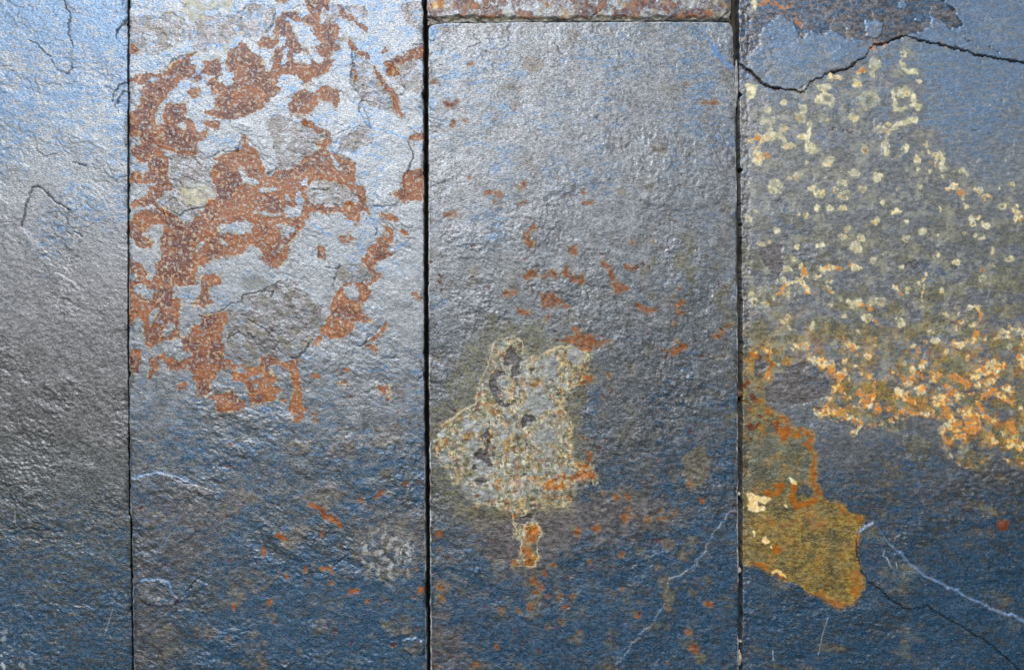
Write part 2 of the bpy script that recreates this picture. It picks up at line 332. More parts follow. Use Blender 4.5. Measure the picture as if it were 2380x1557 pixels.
    mx(F, 'pale', .12 * pl.m(1.2)); mx(F, 'blue', .9 * pl.m(1.5)); F['blueline'] = np.maximum(F['blueline'], .6 * pl.m(1.3))  # rim lines: sky reflection on upward edges, painted pale and blue
    return F

def slab_top(X, Y):
    F = new_fields(X, Y); xw, yw = base_fields(X, Y, 300)
    n = fbm(X, Y, 46, 4, 310, .55) + .35 * fbm(X, Y, 12, 3, 320)
    r = sstep(.02, .14, n) * (Y < 44)
    F['rust'] = r * (.45 + .4 * sstep(-.3, .4, fbm(X, Y, 18, 3, 341)))
    F['cream'] = .22 * sstep(.3, .5, fbm(X, Y, 22, 4, 330)) + .6 * Shape(xw, yw).P(M1("40,10 140,0 150,60 90,80 40,60")).m(3)
    F['ochre'] = .55 * sstep(.25, .4, fbm(X, Y, 26, 4, 340)) * (Y < 44)
    F['brown'] = .75 * sstep(-.3, .2, fbm(X, Y, 60, 3, 350))
    F['film'] = (1 - r) * (1 - F['brown'])
    edge = sstep(36, 46, Y + 5 * fbm(X, Y, 26, 3, 360))
    F['H'] += grain(X, Y, 370, .12, .2) - 2.0 * edge + edge * 1.0 * fbm(X, Y, 14, 3, 380, .7, 20, 2.5)
    F['rust'] *= 1 - edge; F['ochre'] *= 1 - edge; mx(F, 'brown', edge); mx(F, 'olive', edge * .6)
    k = Shape(xw, yw).L(M1("2130,140 2200,70"), 1.3).L(M1("180,160 260,120"), 1.2).L(M1("1200,130 1280,70"), 1.2).L(M1("20,60 60,120 100,160"), 1)
    F['H'] -= k.m(1.3); mx(F, 'dark', .8 * k.m(1.3)); mx(F, 'rust', .8 * Shape(xw, yw).L(M1("1222,40 1222,90"), 4).m(1.2))
    F['part'] = np.where(edge > .5, 1, 0)
    F['dark'] = np.maximum(F['dark'], .6 * edge * sstep(.1, .4, fbm(X, Y, 18, 3, 390, .6, 15, 3)))
    return F

def slab_centre(X, Y):
    F = new_fields(X, Y); xw, yw = base_fields(X, Y, 400)
    n1 = fbm(X, Y, 20, 4, 410); n2 = fbm(X, Y, 10, 3, 420); n3 = fbm(X, Y, 45, 4, 430)
    # the crust
    crust = Shape(xw, yw)
    crust.P(M2("740,370 830,300 950,290 1040,350 1090,450 1180,510 1280,450 1450,390 1560,380 1700,420 1760,480 1740,640 1640,760 1560,810 1520,900 1440,1000 1490,1070 1560,1180 1580,1300 1560,1500 1570,1640 1600,1760 1500,1900 1420,2000 1350,2100 1150,2150 1000,2200 980,2350 1010,2420 960,2300 930,2150 700,2100 450,2000 380,1900 200,1700 60,1500 100,1300 280,1150 420,1060 540,1010 600,850 660,650 700,470"))
    crust.P(M3("590,520 640,600 660,700 640,800 590,850 740,850 760,780 750,700 790,620 750,520 700,470"))
    crust.P(M3("850,0 990,50 1000,150 1130,180 1150,290 1060,310 1000,420 900,450 780,440 700,400"))
    density = sstep(-9, 9, crust.f + 12 * fbm(X, Y, 38, 4, 441, .6))
    cn = fbm(X, Y, 32, 5, 440, .6)
    cream = sstep(-.22, .10, cn) * density
    lace = sstep(.15, .03, np.abs(fbm(X, Y, 34, 4, 442, .65)))
    gap = sstep(.02, .16, fbm(X, Y, 46, 4, 443, .6))
    lil = Shape(xw, yw)
    for s_ in ["1100,900 1250,870 1350,960 1390,1040 1300,1100 1130,1100 1050,1040", "1200,560 1390,460 1420,560 1400,700 1330,760 1220,680", "990,620 1110,620 1110,690 1000,710", "360,1180 480,1130 600,1200 660,1270 560,1300 400,1280",
               "440,1370 560,1350 600,1440 540,1530 440,1480", "1220,1300 1400,1270 1430,1400 1200,1420 1150,1340", "780,730 900,720 930,760 800,830", "850,1090 940,1080 930,1160 870,1180", "1400,760 1520,780 1540,820 1440,830", "1500,420 1680,430 1700,560 1600,600 1500,520",
               "500,1600 640,1560 760,1640 700,1760 560,1740", "150,1500 260,1480 300,1600 200,1660"]: lil.P(M2(s_))
    lil.P(M3("320,330 480,320 520,380 450,420 290,400")).P(M3("1010,330 1090,300 1130,310 1080,370 1020,380")).P(M3("940,200 990,190 1010,230 960,260")).P(M3("230,300 310,330 280,420 230,380"))
    lm = sstep(-3, 4, lil.f + 6 * n1)
    gap = np.maximum(gap * .6, lm); lace = lace * (1 - .9 * lm)
    F['cream'] = density * (.04 + .72 * lace * (.5 + .5 * sstep(-.3, .3, n3)) + .30 * sstep(.05, .3, fbm(X, Y, 12, 4, 449, .65))) * (1 - .55 * gap * (1 - lace))
    core = Shape(xw, yw).P(M2("740,700 1000,600 1200,520 1400,480 1400,700 1350,900 1450,1000 1500,1200 1500,1500 1450,1700 1300,1900 1100,2100 950,2100 500,1900 300,1600 350,1250 600,1100 750,1050 700,900"))
    mx(F, 'pale', .30 * density * sstep(.05, .35, fbm(X, Y, 14, 4, 445)) * sstep(-20, 20, core.f))
    line = Shape(xw, yw)
    line.L(M2("740,370 830,300 950,290 1040,350 1090,450 1180,510 1280,450 1450,390 1560,380"), 1.6).L(M2("1520,900 1440,1000 1490,1070 1560,1180 1580,1300 1510,1380 1560,1480 1540,1550"), 1.7).L(M2("540,1010 420,1060 280,1150 230,1220"), 1.2)
    line.L(M2("740,370 700,480 650,640 600,760 590,870 540,960 540,1010"), 1.2).L(M2("1560,810 1650,790"), 1.3).L(M2("1420,520 1460,430"), 1.1)
    line.L(M3("595,510 600,570 640,640 665,700 660,770 630,830 590,855"), 1.4).L(M3("760,560 790,630 755,700 765,800 740,850 640,855"), 1.4).L(M3("985,60 990,120 1010,170 1060,200 1130,180"), 1.5).L(M3("1000,420 940,440 880,460"), 1.3).L(M3("1140,240 1140,310"), 1.4)
    lk = sstep(-.35, .15, fbm(X, Y, 40, 3, 447) + .08)
    mx(F, 'cream', .65 * line.m(1.1) * lk); mx(F, 'ochre', .45 * line.m(2.5))
    mx(F, 'olive', .9 * density * (1 - gap)); F['film'] = np.maximum(F['film'], .9 * density * np.maximum(gap, .8 * lm))
    orp = .6 * (1 - .9 * lm) * sstep(.26, .38, fbm(X, Y, 22, 4, 450, .65)) * sstep(-2, 6, crust.f) * (.65 + .35 * sstep(1250, 1350, X))
    r = Shape(xw, yw)
    r.P(M2("1450,330 1530,280 1610,270 1600,190 1650,200 1720,260 1790,290 1900,340 1970,330 1850,390 1760,430 1680,430 1600,360"))
    r.P(M2("1570,800 1660,760 1690,720 1770,690 1780,760 1700,790")).L(M2("1010,10 1110,40"), 4).L(M2("1300,100"), 5).L(M2("1965,695"), 5).L(M2("1915,930"), 4).L(M2("1640,1350 1770,1380"), 0.1)
    r.P(M4("270,350 310,410 250,430 250,480 290,530 240,550 200,490 200,440 250,420")).P(M4("550,540 605,540 600,610 555,600")).P(M4("490,740 520,680 550,740 590,770 660,760 640,830 600,810 540,790"))
    r.P(M4("200,750 290,710 290,770 220,800")).L(M4("350,765 430,740 440,775"), 5).P(M4("330,900 410,890 500,970 430,1000 350,1000")).L(M4("520,990 545,1005"), 4).L(M4("50,900 100,905 140,875"), 5)
    r.L(M4("165,1040 240,1050"), 4).L(M4("810,680 860,710 870,780"), 5).P(M4("855,830 900,800 1000,860 950,900 900,890")).L(M4("980,690 1030,715"), 6).L(M4("1070,980 1110,1020 1200,1025"), 5).P(M4("1340,980 1410,950 1390,1000"))
    r.L(M4("1370,1035 1420,1050"), 3).L(M4("1345,1130"), 4).P(M4("1640,1230 1680,1190 1715,1190 1680,1240")).L(M4("1750,1155 1790,1135"), 3).L(M4("1330,1350 1400,1310"), 7).L(M4("1360,1268"), 3).L(M4("1255,1335 1290,1330"), 2).L(M4("1020,505"), 4).L(M4("1180,500"), 4)
    r.L(M4("660,205 710,212"), 4).L(M4("140,80 180,100 215,50"), 3).L(M4("170,210 215,205"), 3).L(M4("1380,860"), 3).L(M4("850,1525"), 4).L(M4("660,1540 700,1530"), 6)
    r.L(M1("160,735 200,765 235,740"), 5).L(M1("195,905 215,885"), 4).L(M1("285,860 300,875"), 3).L(M1("2000,745 2110,740"), 3).L(M1("440,1400 500,1380 560,1400 510,1450"), 4).L(M1("150,1535 220,1535"), 6).L(M1("1890,610"), 3).L(M1("310,480 340,465"), 3)
    r.L(M1("660,1340 700,1350 720,1310"), 3).L(M1("50,590 70,575"), 4).L(M1("330,1280"), 3).L(M1("1150,1390"), 2)
    for s_, q in [("1110,90 1105,150", 4), ("1030,170 1110,185", 4), ("1000,260 1080,230 1140,250", 8), ("830,320 880,270 940,240 930,330 840,325", 4), ("1210,368", 3), ("1290,390", 6), ("1370,395", 6), ("1340,540 1355,520", 5), ("1410,520", 3),
                  ("1500,550 1510,530", 5), ("1580,545 1630,540", 3), ("1160,600", 9), ("1035,630", 8), ("105,640", 8), ("100,735", 4), ("105,1000", 7), ("120,1080", 6), ("100,1060", 3), ("740,945", 9), ("760,980 790,1000", 6), ("745,1030", 4), ("820,910", 4), ("715,1125", 9), ("520,1160", 4), ("635,1160", 4), ("905,1055", 5),
                  ("1005,1055", 6), ("930,1220", 7), ("835,1270", 5), ("1635,1133", 6), ("1905,1105", 8), ("1940,1118", 4), ("1815,1400", 10), ("1780,1305", 6), ("1870,415", 5), ("1790,300", 5), ("690,750 720,800 700,830", 9), ("600,840 640,845", 5), ("730,690 700,600 750,600 700,680", 6),
                  ("600,520", 5), ("1105,820", 3), ("880,840", 3), ("485,1395", 4), ("340,1520", 4), ("1625,1505", 4), ("1320,780", 5), ("1685,500", 3), ("1605,475", 3), ("945,1135", 4), ("830,1050", 3), ("1330,1015", 4), ("1440,1185", 3), ("1045,1305", 3), ("80,1530", 4), ("1380,475", 3)]:
        r.L(M3(s_), q * .9)
    rust = np.maximum(sstep(-1, 1, r.f - .6 + 3 * n1 + 4.5 * n2) * (.5 + .45 * sstep(-.2, .2, n2)), orp * .9)
    F['rust'] = rust; F['dark'] = np.maximum(F['dark'], .38 * sstep(0, 2, r.f) * sstep(.0, .3, fbm(X, Y, 9, 2, 454)))
    F['ochre'] = np.maximum(F['ochre'], .5 * sstep(-7, 0, r.f) + .45 * sstep(.0, .3, fbm(X, Y, 30, 4, 453)) * density * (1 - lm))
    # olive halo and the warm zone round the crust
    ol = Shape(xw, yw).P(M2("60,1350 180,1000 330,700 480,400 620,220 800,130 1050,100 1250,180 1500,350 1700,480 1850,650 1700,900 1650,1300 1700,1800 1500,2100 1000,2250 450,2200 50,1900"))
    mx(F, 'olive', .8 * sstep(-26, 16, ol.f + 26 * n3) * (.55 + .45 * sstep(-.2, .3, n1)) * (1 - .45 * density))
    mx(F, 'olive', .55 * sstep(.05, .4, n3) * Shape(xw, yw).P(M4("1040,740 1350,400 1640,500 1820,700 1820,1250 1600,1250 1500,1050")).m(20))
    br = Shape(xw, yw).P(M3("300,480 600,440 1000,420 1300,360 1700,480 1650,560 1300,640 900,720 800,900 640,1000 480,820 330,640")).P(M3("-60,1150 100,1160 200,1260 330,1420 420,1570 -60,1570"))
    F['brown'] = .9 * sstep(-40, 30, br.f + 20 * n3)
    spots = Shape(xw, yw)
    for cx, cy, rx, ry in [(1830, 190, 100, 150), (1740, 780, 40, 45), (1800, 680, 45, 35), (1640, 1050, 50, 55), (1600, 970, 40, 35), (1820, 1040, 40, 30), (1855, 1470, 42, 42), (1245, 1525, 42, 28), (1640, 710, 50, 40), (1580, 850, 30, 25), (1020, 1350, 60, 25), (120, 990, 60, 50), (735, 1070, 60, 60), (440, 560, 60, 40)]:
        (x, y), = M3("%g,%g" % (cx, cy)); spots.E(x, y, rx * .345, ry * .345, 10)
    for cx, cy, rx, ry in [(780, 470, 80, 60), (1690, 1080, 60, 30), (1070, 250, 50, 35), (140, 210, 60, 25), (650, 760, 35, 30), (1420, 1380, 40, 30)]:
        (x, y), = M1("%g,%g" % (cx, cy)); spots.E(x, y, rx * .3233, ry * .3233, 10)
    sp = sstep(-2, 3, spots.f + 4 * n1)
    mx(F, 'brown', .9 * sp); mx(F, 'olive', .4 * sp)
    # dark bare hollows inside the crust
    dk = Shape(xw, yw)
    for s_ in ["930,370 960,440 1000,500 1045,550 1010,590 990,700 920,720 930,600 870,580 880,480", "750,640 860,650 860,690 790,720 770,780 840,860 790,920 850,980 930,1000 920,1040 810,1030 780,970 720,900 700,780 700,700", "1060,1120 1160,1120 1190,1190 1120,1200 1060,1250 1030,1230",
               "600,1340 670,1270 710,1340 620,1370 660,1420 720,1380 700,1470 640,1420", "540,1520 600,1450 680,1540 640,1640 560,1560", "1130,600 1170,600 1160,690 1130,690", "740,1520 700,1560 720,1570"]:
        dk.P(M2(s_))
    dk.P(M3("610,560 690,500 755,510 720,555 640,570")).P(M3("330,290 390,260 440,280 390,300 350,305")).L(M3("440,10 420,60 400,120 440,180"), 5).L(M3("345,200"), 6).L(M3("735,450"), 5).L(M3("470,110"), 6).L(M3("680,240"), 4).L(M3("620,180"), 3).L(M3("820,155"), 3).L(M3("690,40"), 4)
    dm = sstep(-.9, .9, dk.f + .8 * n2)
    for k_ in ('cream', 'rust', 'ochre', 'olive', 'pale'): F[k_] *= 1 - dm
    F['dark'] = np.maximum(F['dark'] * (1 - dm), dm * .35); mx(F, 'brown', dm)
    # slate blue low down, partly painted sky sheen towards the top
    F['blue'] = np.clip(.3 * sstep(850, 1150, Y) + .30 * sstep(760, 60, Y) + .95 * sstep(1180, 1480, Y + 60 * n3) + .35 * sstep(1250, 1700, X) * sstep(700, 1000, Y) + .35 * fbm(X, Y, 120, 3, 460), 0, 1) * (1 - .8 * F['brown']) * (1 - density)
    bs = Shape(xw, yw).P(M1("1975,180 2020,250 2090,400 2230,530 2225,490 2150,420 2090,330 2040,260"))
    mx(F, 'blue', bs.m(3)); F['blueline'] = bs.m(3)
    ring = Shape(xw, yw).P(M1("30,190 110,180 260,178 270,195 130,210 90,250 70,330 30,330"))
    mx(F, 'blue', .8 * ring.m(3))
    F['film'] = np.maximum(F['film'], .6 * sstep(1000, 250, Y + 90 * n3))  # upper part lightened in colour as painted sheen
    # hairline with pale edge
    v = Shape(xw, yw).L(M3("2100,490 2060,485 2040,500 2010,560 1960,610 1920,670 1890,750 1860,800 1810,870 1740,915 1645,935 1635,980"), 1.5).L(M3("1580,1160 1530,1240 1460,1310 1420,1340 1400,1370 1340,1450 1290,1505"), 1.2)
    vm = v.m(1.1) * sstep(-.6, .1, fbm(X, Y, 18, 2, 470) + .1)
    mx(F, 'pale', .25 * vm); mx(F, 'blue', .7 * vm)
    step = Shape(xw, yw).P(M3("2140,490 2060,485 1960,610 1890,750 1740,915 1635,940 1600,1130 1460,1310 1290,1510 1290,1700 2140,1700"))
    F['H'] += .45 * sstep(-1.5, 1.5, step.f) - .45 * sstep(2, 40, np.maximum(step.f, 2))
    specks(F, xw, yw, np.random.RandomState(22), 190, (1000, 1712, 560, 1557))
    # relief
    amt = sstep(150, 700, Y)
    g = grain(X, Y, 480, 0.12 + .05 * amt, .14 + .12 * amt, 30, 1.35, 0.05 + .09 * amt)
    F['H'] += g * (1 - .55 * dm) + .35 * density * fbm(X, Y, 13, 3, 490, .65) - .9 * dm - .12 * rust + .3 * sstep(-2, 4, crust.f) + .25 * line.m(1.5)
    F['part'] = np.where((crust.f > 0) & (crust.f > -1), 1, 0)
    wh = Shape(xw, yw).P(M2("140,1310 230,1260 210,1340 160,1340")).L(M2("1840,435 1860,425"), 2).L(M2("297,955"), 2)
    mx(F, 'pale', .9 * wh.m(1))
    for k_ in ('rust',): F[k_] *= 1 - wh.m(1)
    return F

def slab_right(X, Y):
    F = new_fields(X, Y); xw, yw = base_fields(X, Y, 500)
    xr = xw + 2.6 * fbm(X, Y, 14, 3, 506); yr = yw + 2.6 * fbm(X, Y, 14, 3, 508)
    n1 = fbm(X, Y, 20, 4, 510); n2 = fbm(X, Y, 10, 3, 520); n3 = fbm(X, Y, 50, 4, 530, .55, 12, 2.2)
    # upper thick layer
    top = Shape(xw, yw).P(R1("40,495 120,520 170,560 230,640 320,670 480,690 550,700 600,625 700,575 900,515 1000,455 1040,370 1180,320 1340,270 1400,300 1600,350 1900,430 2100,470 2224,475 3400,560 3400,-700 40,-700"))
    F['H'] += 3.4 * sstep(-1.6, .8, top.f)
    F['part'] = np.where(top.f > -.5, 1, 0)
    brn = Shape(xw, yw).P(R1("40,470 100,460 200,350 240,220 380,120 480,200 500,280 540,290 580,250 650,280 760,235 850,290 1040,320 1180,320 1390,262 1510,210 1500,130 1600,180 1660,230 1730,220 1740,200 1680,80 1590,0 1560,-400 40,-400"))
    isl = Shape(xw, yw)
    isl.P(R1("1010,160 1150,180 1130,260 1080,300 1020,260")).P(R1("1255,30 1300,15 1335,60 1310,95 1270,80")).P(R1("1530,-10 1590,-10 1560,30 1525,15")).P(R1("1400,140 1440,160 1430,190 1400,175")).P(R1("860,215 910,215 900,250 870,240"))
    bmk = brn.m(1.5) * (1 - isl.m(1.5))
    F['brown'] = bmk * .95; F['H'] -= .9 * bmk
    g = Shape(xw, yw).L(R1("60,500 170,560 230,640,9 320,675,8 480,690,7 550,710,3"), 2.5).L(R1("500,690,2 600,625,3 700,575,5 900,515,6 1000,455,3"), 2).L(R1("1040,370,6 1180,320,8 1340,270,5"), 2)
    g.L(R1("1370,290,3 1420,310,6 1600,350,8 1900,430,8 2100,470,8 2224,480,4 2700,500,4"), 3).L(R1("1590,0 1680,80 1740,205 1690,235"), 1.2).L(R1("1770,300 1880,370"), .8).L(R1("1950,360 2030,410"), .8).L(R1("100,410 130,330"), 1)
    g.L(R1("1820,1000 1880,985"), 1.2).L(R1("770,980 930,1010"), 1).L(R1("1250,1015 1360,1030"), 1)
    gm = sstep(-1.2, 1.2, g.f - .6 + 2.2 * n1); F['H'] -= 1.8 * gm; F['dark'] = .75 * gm; F['film'] = .75 * top.m(2) * (1 - bmk)  # dark colour also paints the shadow under the overhanging layer
    F['rust'] = .5 * sstep(-6, -1, g.f) * (top.f < -2) * sstep(-.1, .3, n1) * (X < 2010)
    # chipped, granular left border
    bd = sstep(1747, 1736, X + 8 * fbm(X, Y, 30, 3, 535))
    F['H'] += -.5 * bd + bd * .5 * fbm(X, Y, 11, 3, 537, .7)
    mx(F, 'brown', .6 * bd); F['dark'] = np.maximum(F['dark'], .45 * bd * sstep(.1, .5, fbm(X, Y, 9, 2, 538)))
    # lower raised layer
    low = Shape(xw, yw).P(R4("950,520 1080,430 1180,570 1300,680 1400,790 1500,850 1640,920 1780,990 1950,1070 2224,1180 3300,1600 3300,3000 2500,2000 2180,1557 2130,1500 2000,1390 1800,1250 1600,1140 1480,1070 1390,1090 1300,1085 1100,920 975,800"))
    F['H'] += 1.6 * sstep(-3.5, 1.5, low.f)
    F['part'] = np.where(low.f > -.5, 2, F['part'])
    st = Shape(xw, yw).L(R4("1080,430,3 1180,570,4 1300,680,6 1400,790,9 1500,850,8 1640,920,10 1780,990,8 1950,1070,9 2224,1180,8 2700,1400,8"), 3).L(R4("960,530 1010,470 1080,430"), .8)
    stn = .5 + .5 * sstep(-.4, .3, fbm(X, Y, 26, 3, 545)); mx(F, 'pale', .16 * st.m(1.3) * stn); F['blueline'] = .75 * st.m(1.5); mx(F, 'blue', st.m(1.5))  # painted sky reflection on the flake's upward bevel
    g2 = Shape(xw, yw).L(R4("950,560 955,650 975,800 1100,920 1300,1095"), 1.3).L(R4("1390,1090 1480,1070 1600,1140 1800,1250 2000,1390 2130,1500 2180,1557 2500,1900"), 1.3)
    mx(F, 'dark', .9 * g2.m(1.2)); F['H'] -= .9 * g2.m(1.3)  # crack line, with shade of the downward step painted in
    # ochre patch
    oc = Shape(xw, yw).P(R3("90,400 270,430 330,480 420,520 430,580 540,600 600,620 640,800 645,1040 700,1130 850,1190 990,1270 1010,1330 970,1360 955,1450 940,1480 970,1660 975,1680 1000,1740 1000,1810 970,1870 900,1910 830,1940 750,1900 680,1840 600,1830 540,1790 430,1750 380,1710 280,1660 200,1630 120,1640 90,1640"))
    ocm = sstep(-1.5 - 12 * sstep(1120, 960, Y), 1.5 + 10 * sstep(1120, 960, Y), oc.f + 2 * n1); low_part = sstep(1100, 1190, Y + 30 * n3)
    F['olive'] = ocm * (.75 + .25 * low_part); F['ochre'] = ocm * low_part * (.30 + .5 * sstep(-.35, .35, fbm(X, Y, 40, 5, 541, .65)) + .2 * sstep(1290, 1380, Y))
    F['ochre'] = np.maximum(F['ochre'], ocm * .5 * sstep(.0, .35, fbm(X, Y, 30, 4, 540)))
    rim = Shape(xw, yw).L(R3("260,430,14 330,480,10 420,520,14 430,590,16 540,600,10 600,640,18 590,720,22 640,810,12 620,900,20 630,1000,14 690,1130,10 760,1160,16 850,1190,10 860,1240,8 990,1275,12"), 4)
    rim.L(R4("140,750,18 260,770,14 370,850,16 420,880,10"), 3).L(R4("600,960,6 680,970,12 750,1030,12 830,1070,14 920,1040,10 1000,920,10 1000,850,5"), 3).L(R4("960,400,5 960,500,6 940,620,7 960,780,4"), 2)
    F['rust'] = np.maximum(F['rust'], .9 * sstep(-1.5, 1.5, rim.f - 2.0 + 4.5 * n1 + 2 * n2)); mx(F, 'ochre', .8 * sstep(-10, 0, rim.f))
    rr = Shape(xw, yw).L(R3("260,1080 320,1030 400,1020 350,1080 290,1100"), 5).L(R3("470,1020 460,1110 500,1180 580,1150 640,1130"), 6).E(*(R4("345,635")[0]), 13, 12).P(R3("360,580 440,560 460,630 400,690 360,650")).E(*(R3("495,645")[0]), 9, 8)
    rr.E(*(R3("305,1050")[0]), 6, 5, 0, True).P(R3("510,1020 560,1010 640,1060 600,1100 500,1080"), True)
    gp = Shape(xw, yw).P(R3("510,1020 560,1010 640,1060 620,1105 490,1095"))
    F['olive'] *= 1 - .9 * gp.m(1.5); F['ochre'] *= 1 - gp.m(1.5)
    mx(F, 'rust', .85 * rr.m(1.5)); F['ochre'] = np.maximum(F['ochre'], .9 * sstep(-5, 2, rr.f))
    band = Shape(xw, yw).P(R3("90,-30 300,-20 480,60 440,110 300,120 260,250 260,420 430,560 300,640 90,700"))
    bmm = sstep(-12, 10, band.f + 10 * n1)
    mx(F, 'olive', .9 * bmm); F['ochre'] = np.maximum(F['ochre'], bmm * .9 * sstep(-.12, .3, fbm(X, Y, 34, 4, 546)))
    mx(F, 'rust', bmm * .8 * sstep(.28, .4, fbm(X, Y, 20, 4, 547)))
    F['H'] += -.5 * ocm + .25 * rim.m(2)
    # the mottled middle: olive ground with cream rings and orange crusts
    mid = Shape(xw, yw).P(R1("80,760 400,700 620,640 1000,420 1340,300 1440,420 1450,900 1700,1250 1900,1450 2100,1400 3300,1300 3300,3600 2224,3520 2100,3518 1980,3455 1870,3550 1740,3540 1620,3410 1600,3230 1500,3170 1310,3170 1220,3250 1100,3225 980,3270 920,3300 870,3210 640,3140 400,3000 100,2950"))
    zone = sstep(-24, 22, mid.f + 22 * n3)
    mo = sstep(420, 900, Y) 
    F['olive'] = np.maximum(F['olive'], zone * (.35 + .65 * mo) * sstep(-.28, .42, fbm(X, Y, 44, 4, 550, .62, 10, 2.0)))
    rs = np.random.RandomState(7)
    cr = Shape(xr, yr); co = Shape(xr, yr); ho = Shape(xr, yr); orr = Shape(xr, yr)
    def ring(x, y, r_, kind=0):
        e = rs.uniform(.65, 1.1); a = rs.uniform(-40, 40)
        cr.E(x, y, r_, r_ * e, a)
        if kind == 1: ho.E(x + rs.uniform(-2, 2), y + rs.uniform(-1, 3), r_ * .42, r_ * .42 * e, a)
        co.E(x + rs.uniform(-.25, .25) * r_, y + .15 * r_, r_ * .5, r_ * .4, a)
    for x, y, q, kd in [(700, 670, 26, 0), (1050, 760, 38, 1), (1310, 700, 26, 0), (1090, 490, 26, 0), (1310, 420, 18, 1), (720, 760, 40, 1), (390, 980, 16, 0), (400, 780, 14, 0), (540, 1040, 18, 0), (600, 1130, 20, 0), (930, 900, 18, 0), (1015, 1135, 21, 1), (940, 1320, 22, 0),
                        (1108, 1350, 20, 0), (1000, 1440, 15, 0), (840, 1380, 18, 1), (860, 1490, 24, 1), (670, 1475, 20, 1), (740, 1240, 20, 0), (430, 1110, 24, 0), (540, 830, 18, 0), (290, 1040, 20, 0), (260, 920, 18, 0), (200, 1210, 26, 0), (330, 1400, 18, 0), (1590, 1270, 16, 0), (1612, 1345, 12, 0),
                        (1470, 1105, 10, 0), (1500, 1300, 10, 0), (960, 640, 20, 0), (520, 900, 24, 1), (1150, 1110, 12, 0), (1425, 615, 6, 0), (1525, 535, 8, 0), (500, 1340, 20, 0), (280, 840, 18, 0), (150, 680, 18, 0), (1060, 560, 14, 0), (1170, 1000, 20, 0)]:
        ring(1700 + x * .3058, y * .3058, q * .3058 * 1.9, kd)
    cr.L(R1("1110,970 1180,990 1230,970 1300,930 1400,905"), 5).L(R1("1190,990 1180,1100 1165,1170"), 5).L(R1("1230,690 1240,830 1310,830"), 6).L(R1("1390,720 1380,800 1430,815"), 5).L(R1("600,930 580,1080 640,1140"), 4).L(R1("320,900 290,1000 400,1060"), 5).L(R1("1290,480 1330,550 1400,540"), 5).L(R1("1600,1170 1600,1290"), 5)
    for x, y, q in [(860, 480, 22), (880, 410, 18), (950, 560, 28), (1080, 650, 20), (1090, 350, 20), (1250, 270, 24), (1450, 430, 22), (850, 250, 18), (660, 240, 14), (140, 340, 22), (240, 510, 22), (340, 430, 16), (670, 530, 20), (500, 540, 16), (160, 900, 20), (240, 980, 14), (850, 1060, 18), (1030, 1090, 30), (1280, 1110, 22), (1280, 690, 18), (1910, 470, 14),
                    (1990, 580, 12), (1550, 1260, 16), (1640, 1340, 14), (1930, 380, 20), (1820, 330, 16), (760, 990, 10), (830, 930, 10), (960, 1180, 10), (1060, 970, 20), (900, 960, 16), (420, 900, 18), (890, 1280, 14), (550, 1310, 18)]:
        ring(1700 + x * .3058, 408 + y * .3058, q * .3058 * 1.5, 0)
    for _ in range(210):
        x = rs.uniform(1750, 2600); y = rs.uniform(250, 1040)
        ring(x, y, abs(rs.normal(0, 3.4)) + 1.5 if rs.rand() < .8 else rs.uniform(7, 13), int(rs.rand() < .5))
    cm = sstep(-1.3, 1.3, cr.f + 3.2 * n1) * (1 - sstep(-.8, .8, ho.f + n2)) * sstep(-18, 2, mid.f)
    rimc = sstep(-1.3, 1.0, cr.f + 3.2 * n1) * sstep(3.5, .8, cr.f + 3.2 * n1) * (1 - sstep(-.8, .8, ho.f)) * sstep(-18, 2, mid.f)
    patchy = sstep(-.30, .25, fbm(X, Y, 60, 3, 556) + .12)
    soft = zone * sstep(.0, .30, fbm(X, Y, 30, 5, 557, .62) + .06 * sstep(500, 700, Y)) * patchy
    hal = sstep(-7, 1, cr.f + 4 * n1) * sstep(-10, 4, mid.f)
    F['cream'] = np.maximum(np.maximum(cm * (.66 + .4 * n3), rimc * .95 * sstep(-.3, .3, n2)), np.maximum(.17 * soft, .14 * hal))
    F['film'] = np.maximum(F['film'], np.maximum(.6 * zone * sstep(-.2, .3, n3) * sstep(1050, 700, Y), .8 * sstep(760, 420, Y + 60 * n3)) * (1 - .8 * bmk))  # pale coat here paints sheen over the upper half
    F['ochre'] = np.maximum(F['ochre'], .55 * sstep(-2, 2, co.f + 3 * n2) * sstep(-10, 2, mid.f) * sstep(-.1, .3, fbm(X, Y, 70, 2, 555) + .15))
    mx(F, 'olive', .8 * sstep(-5, 1, cr.f + 3.2 * n1) * (1 - cm) * sstep(-5, 2, mid.f))
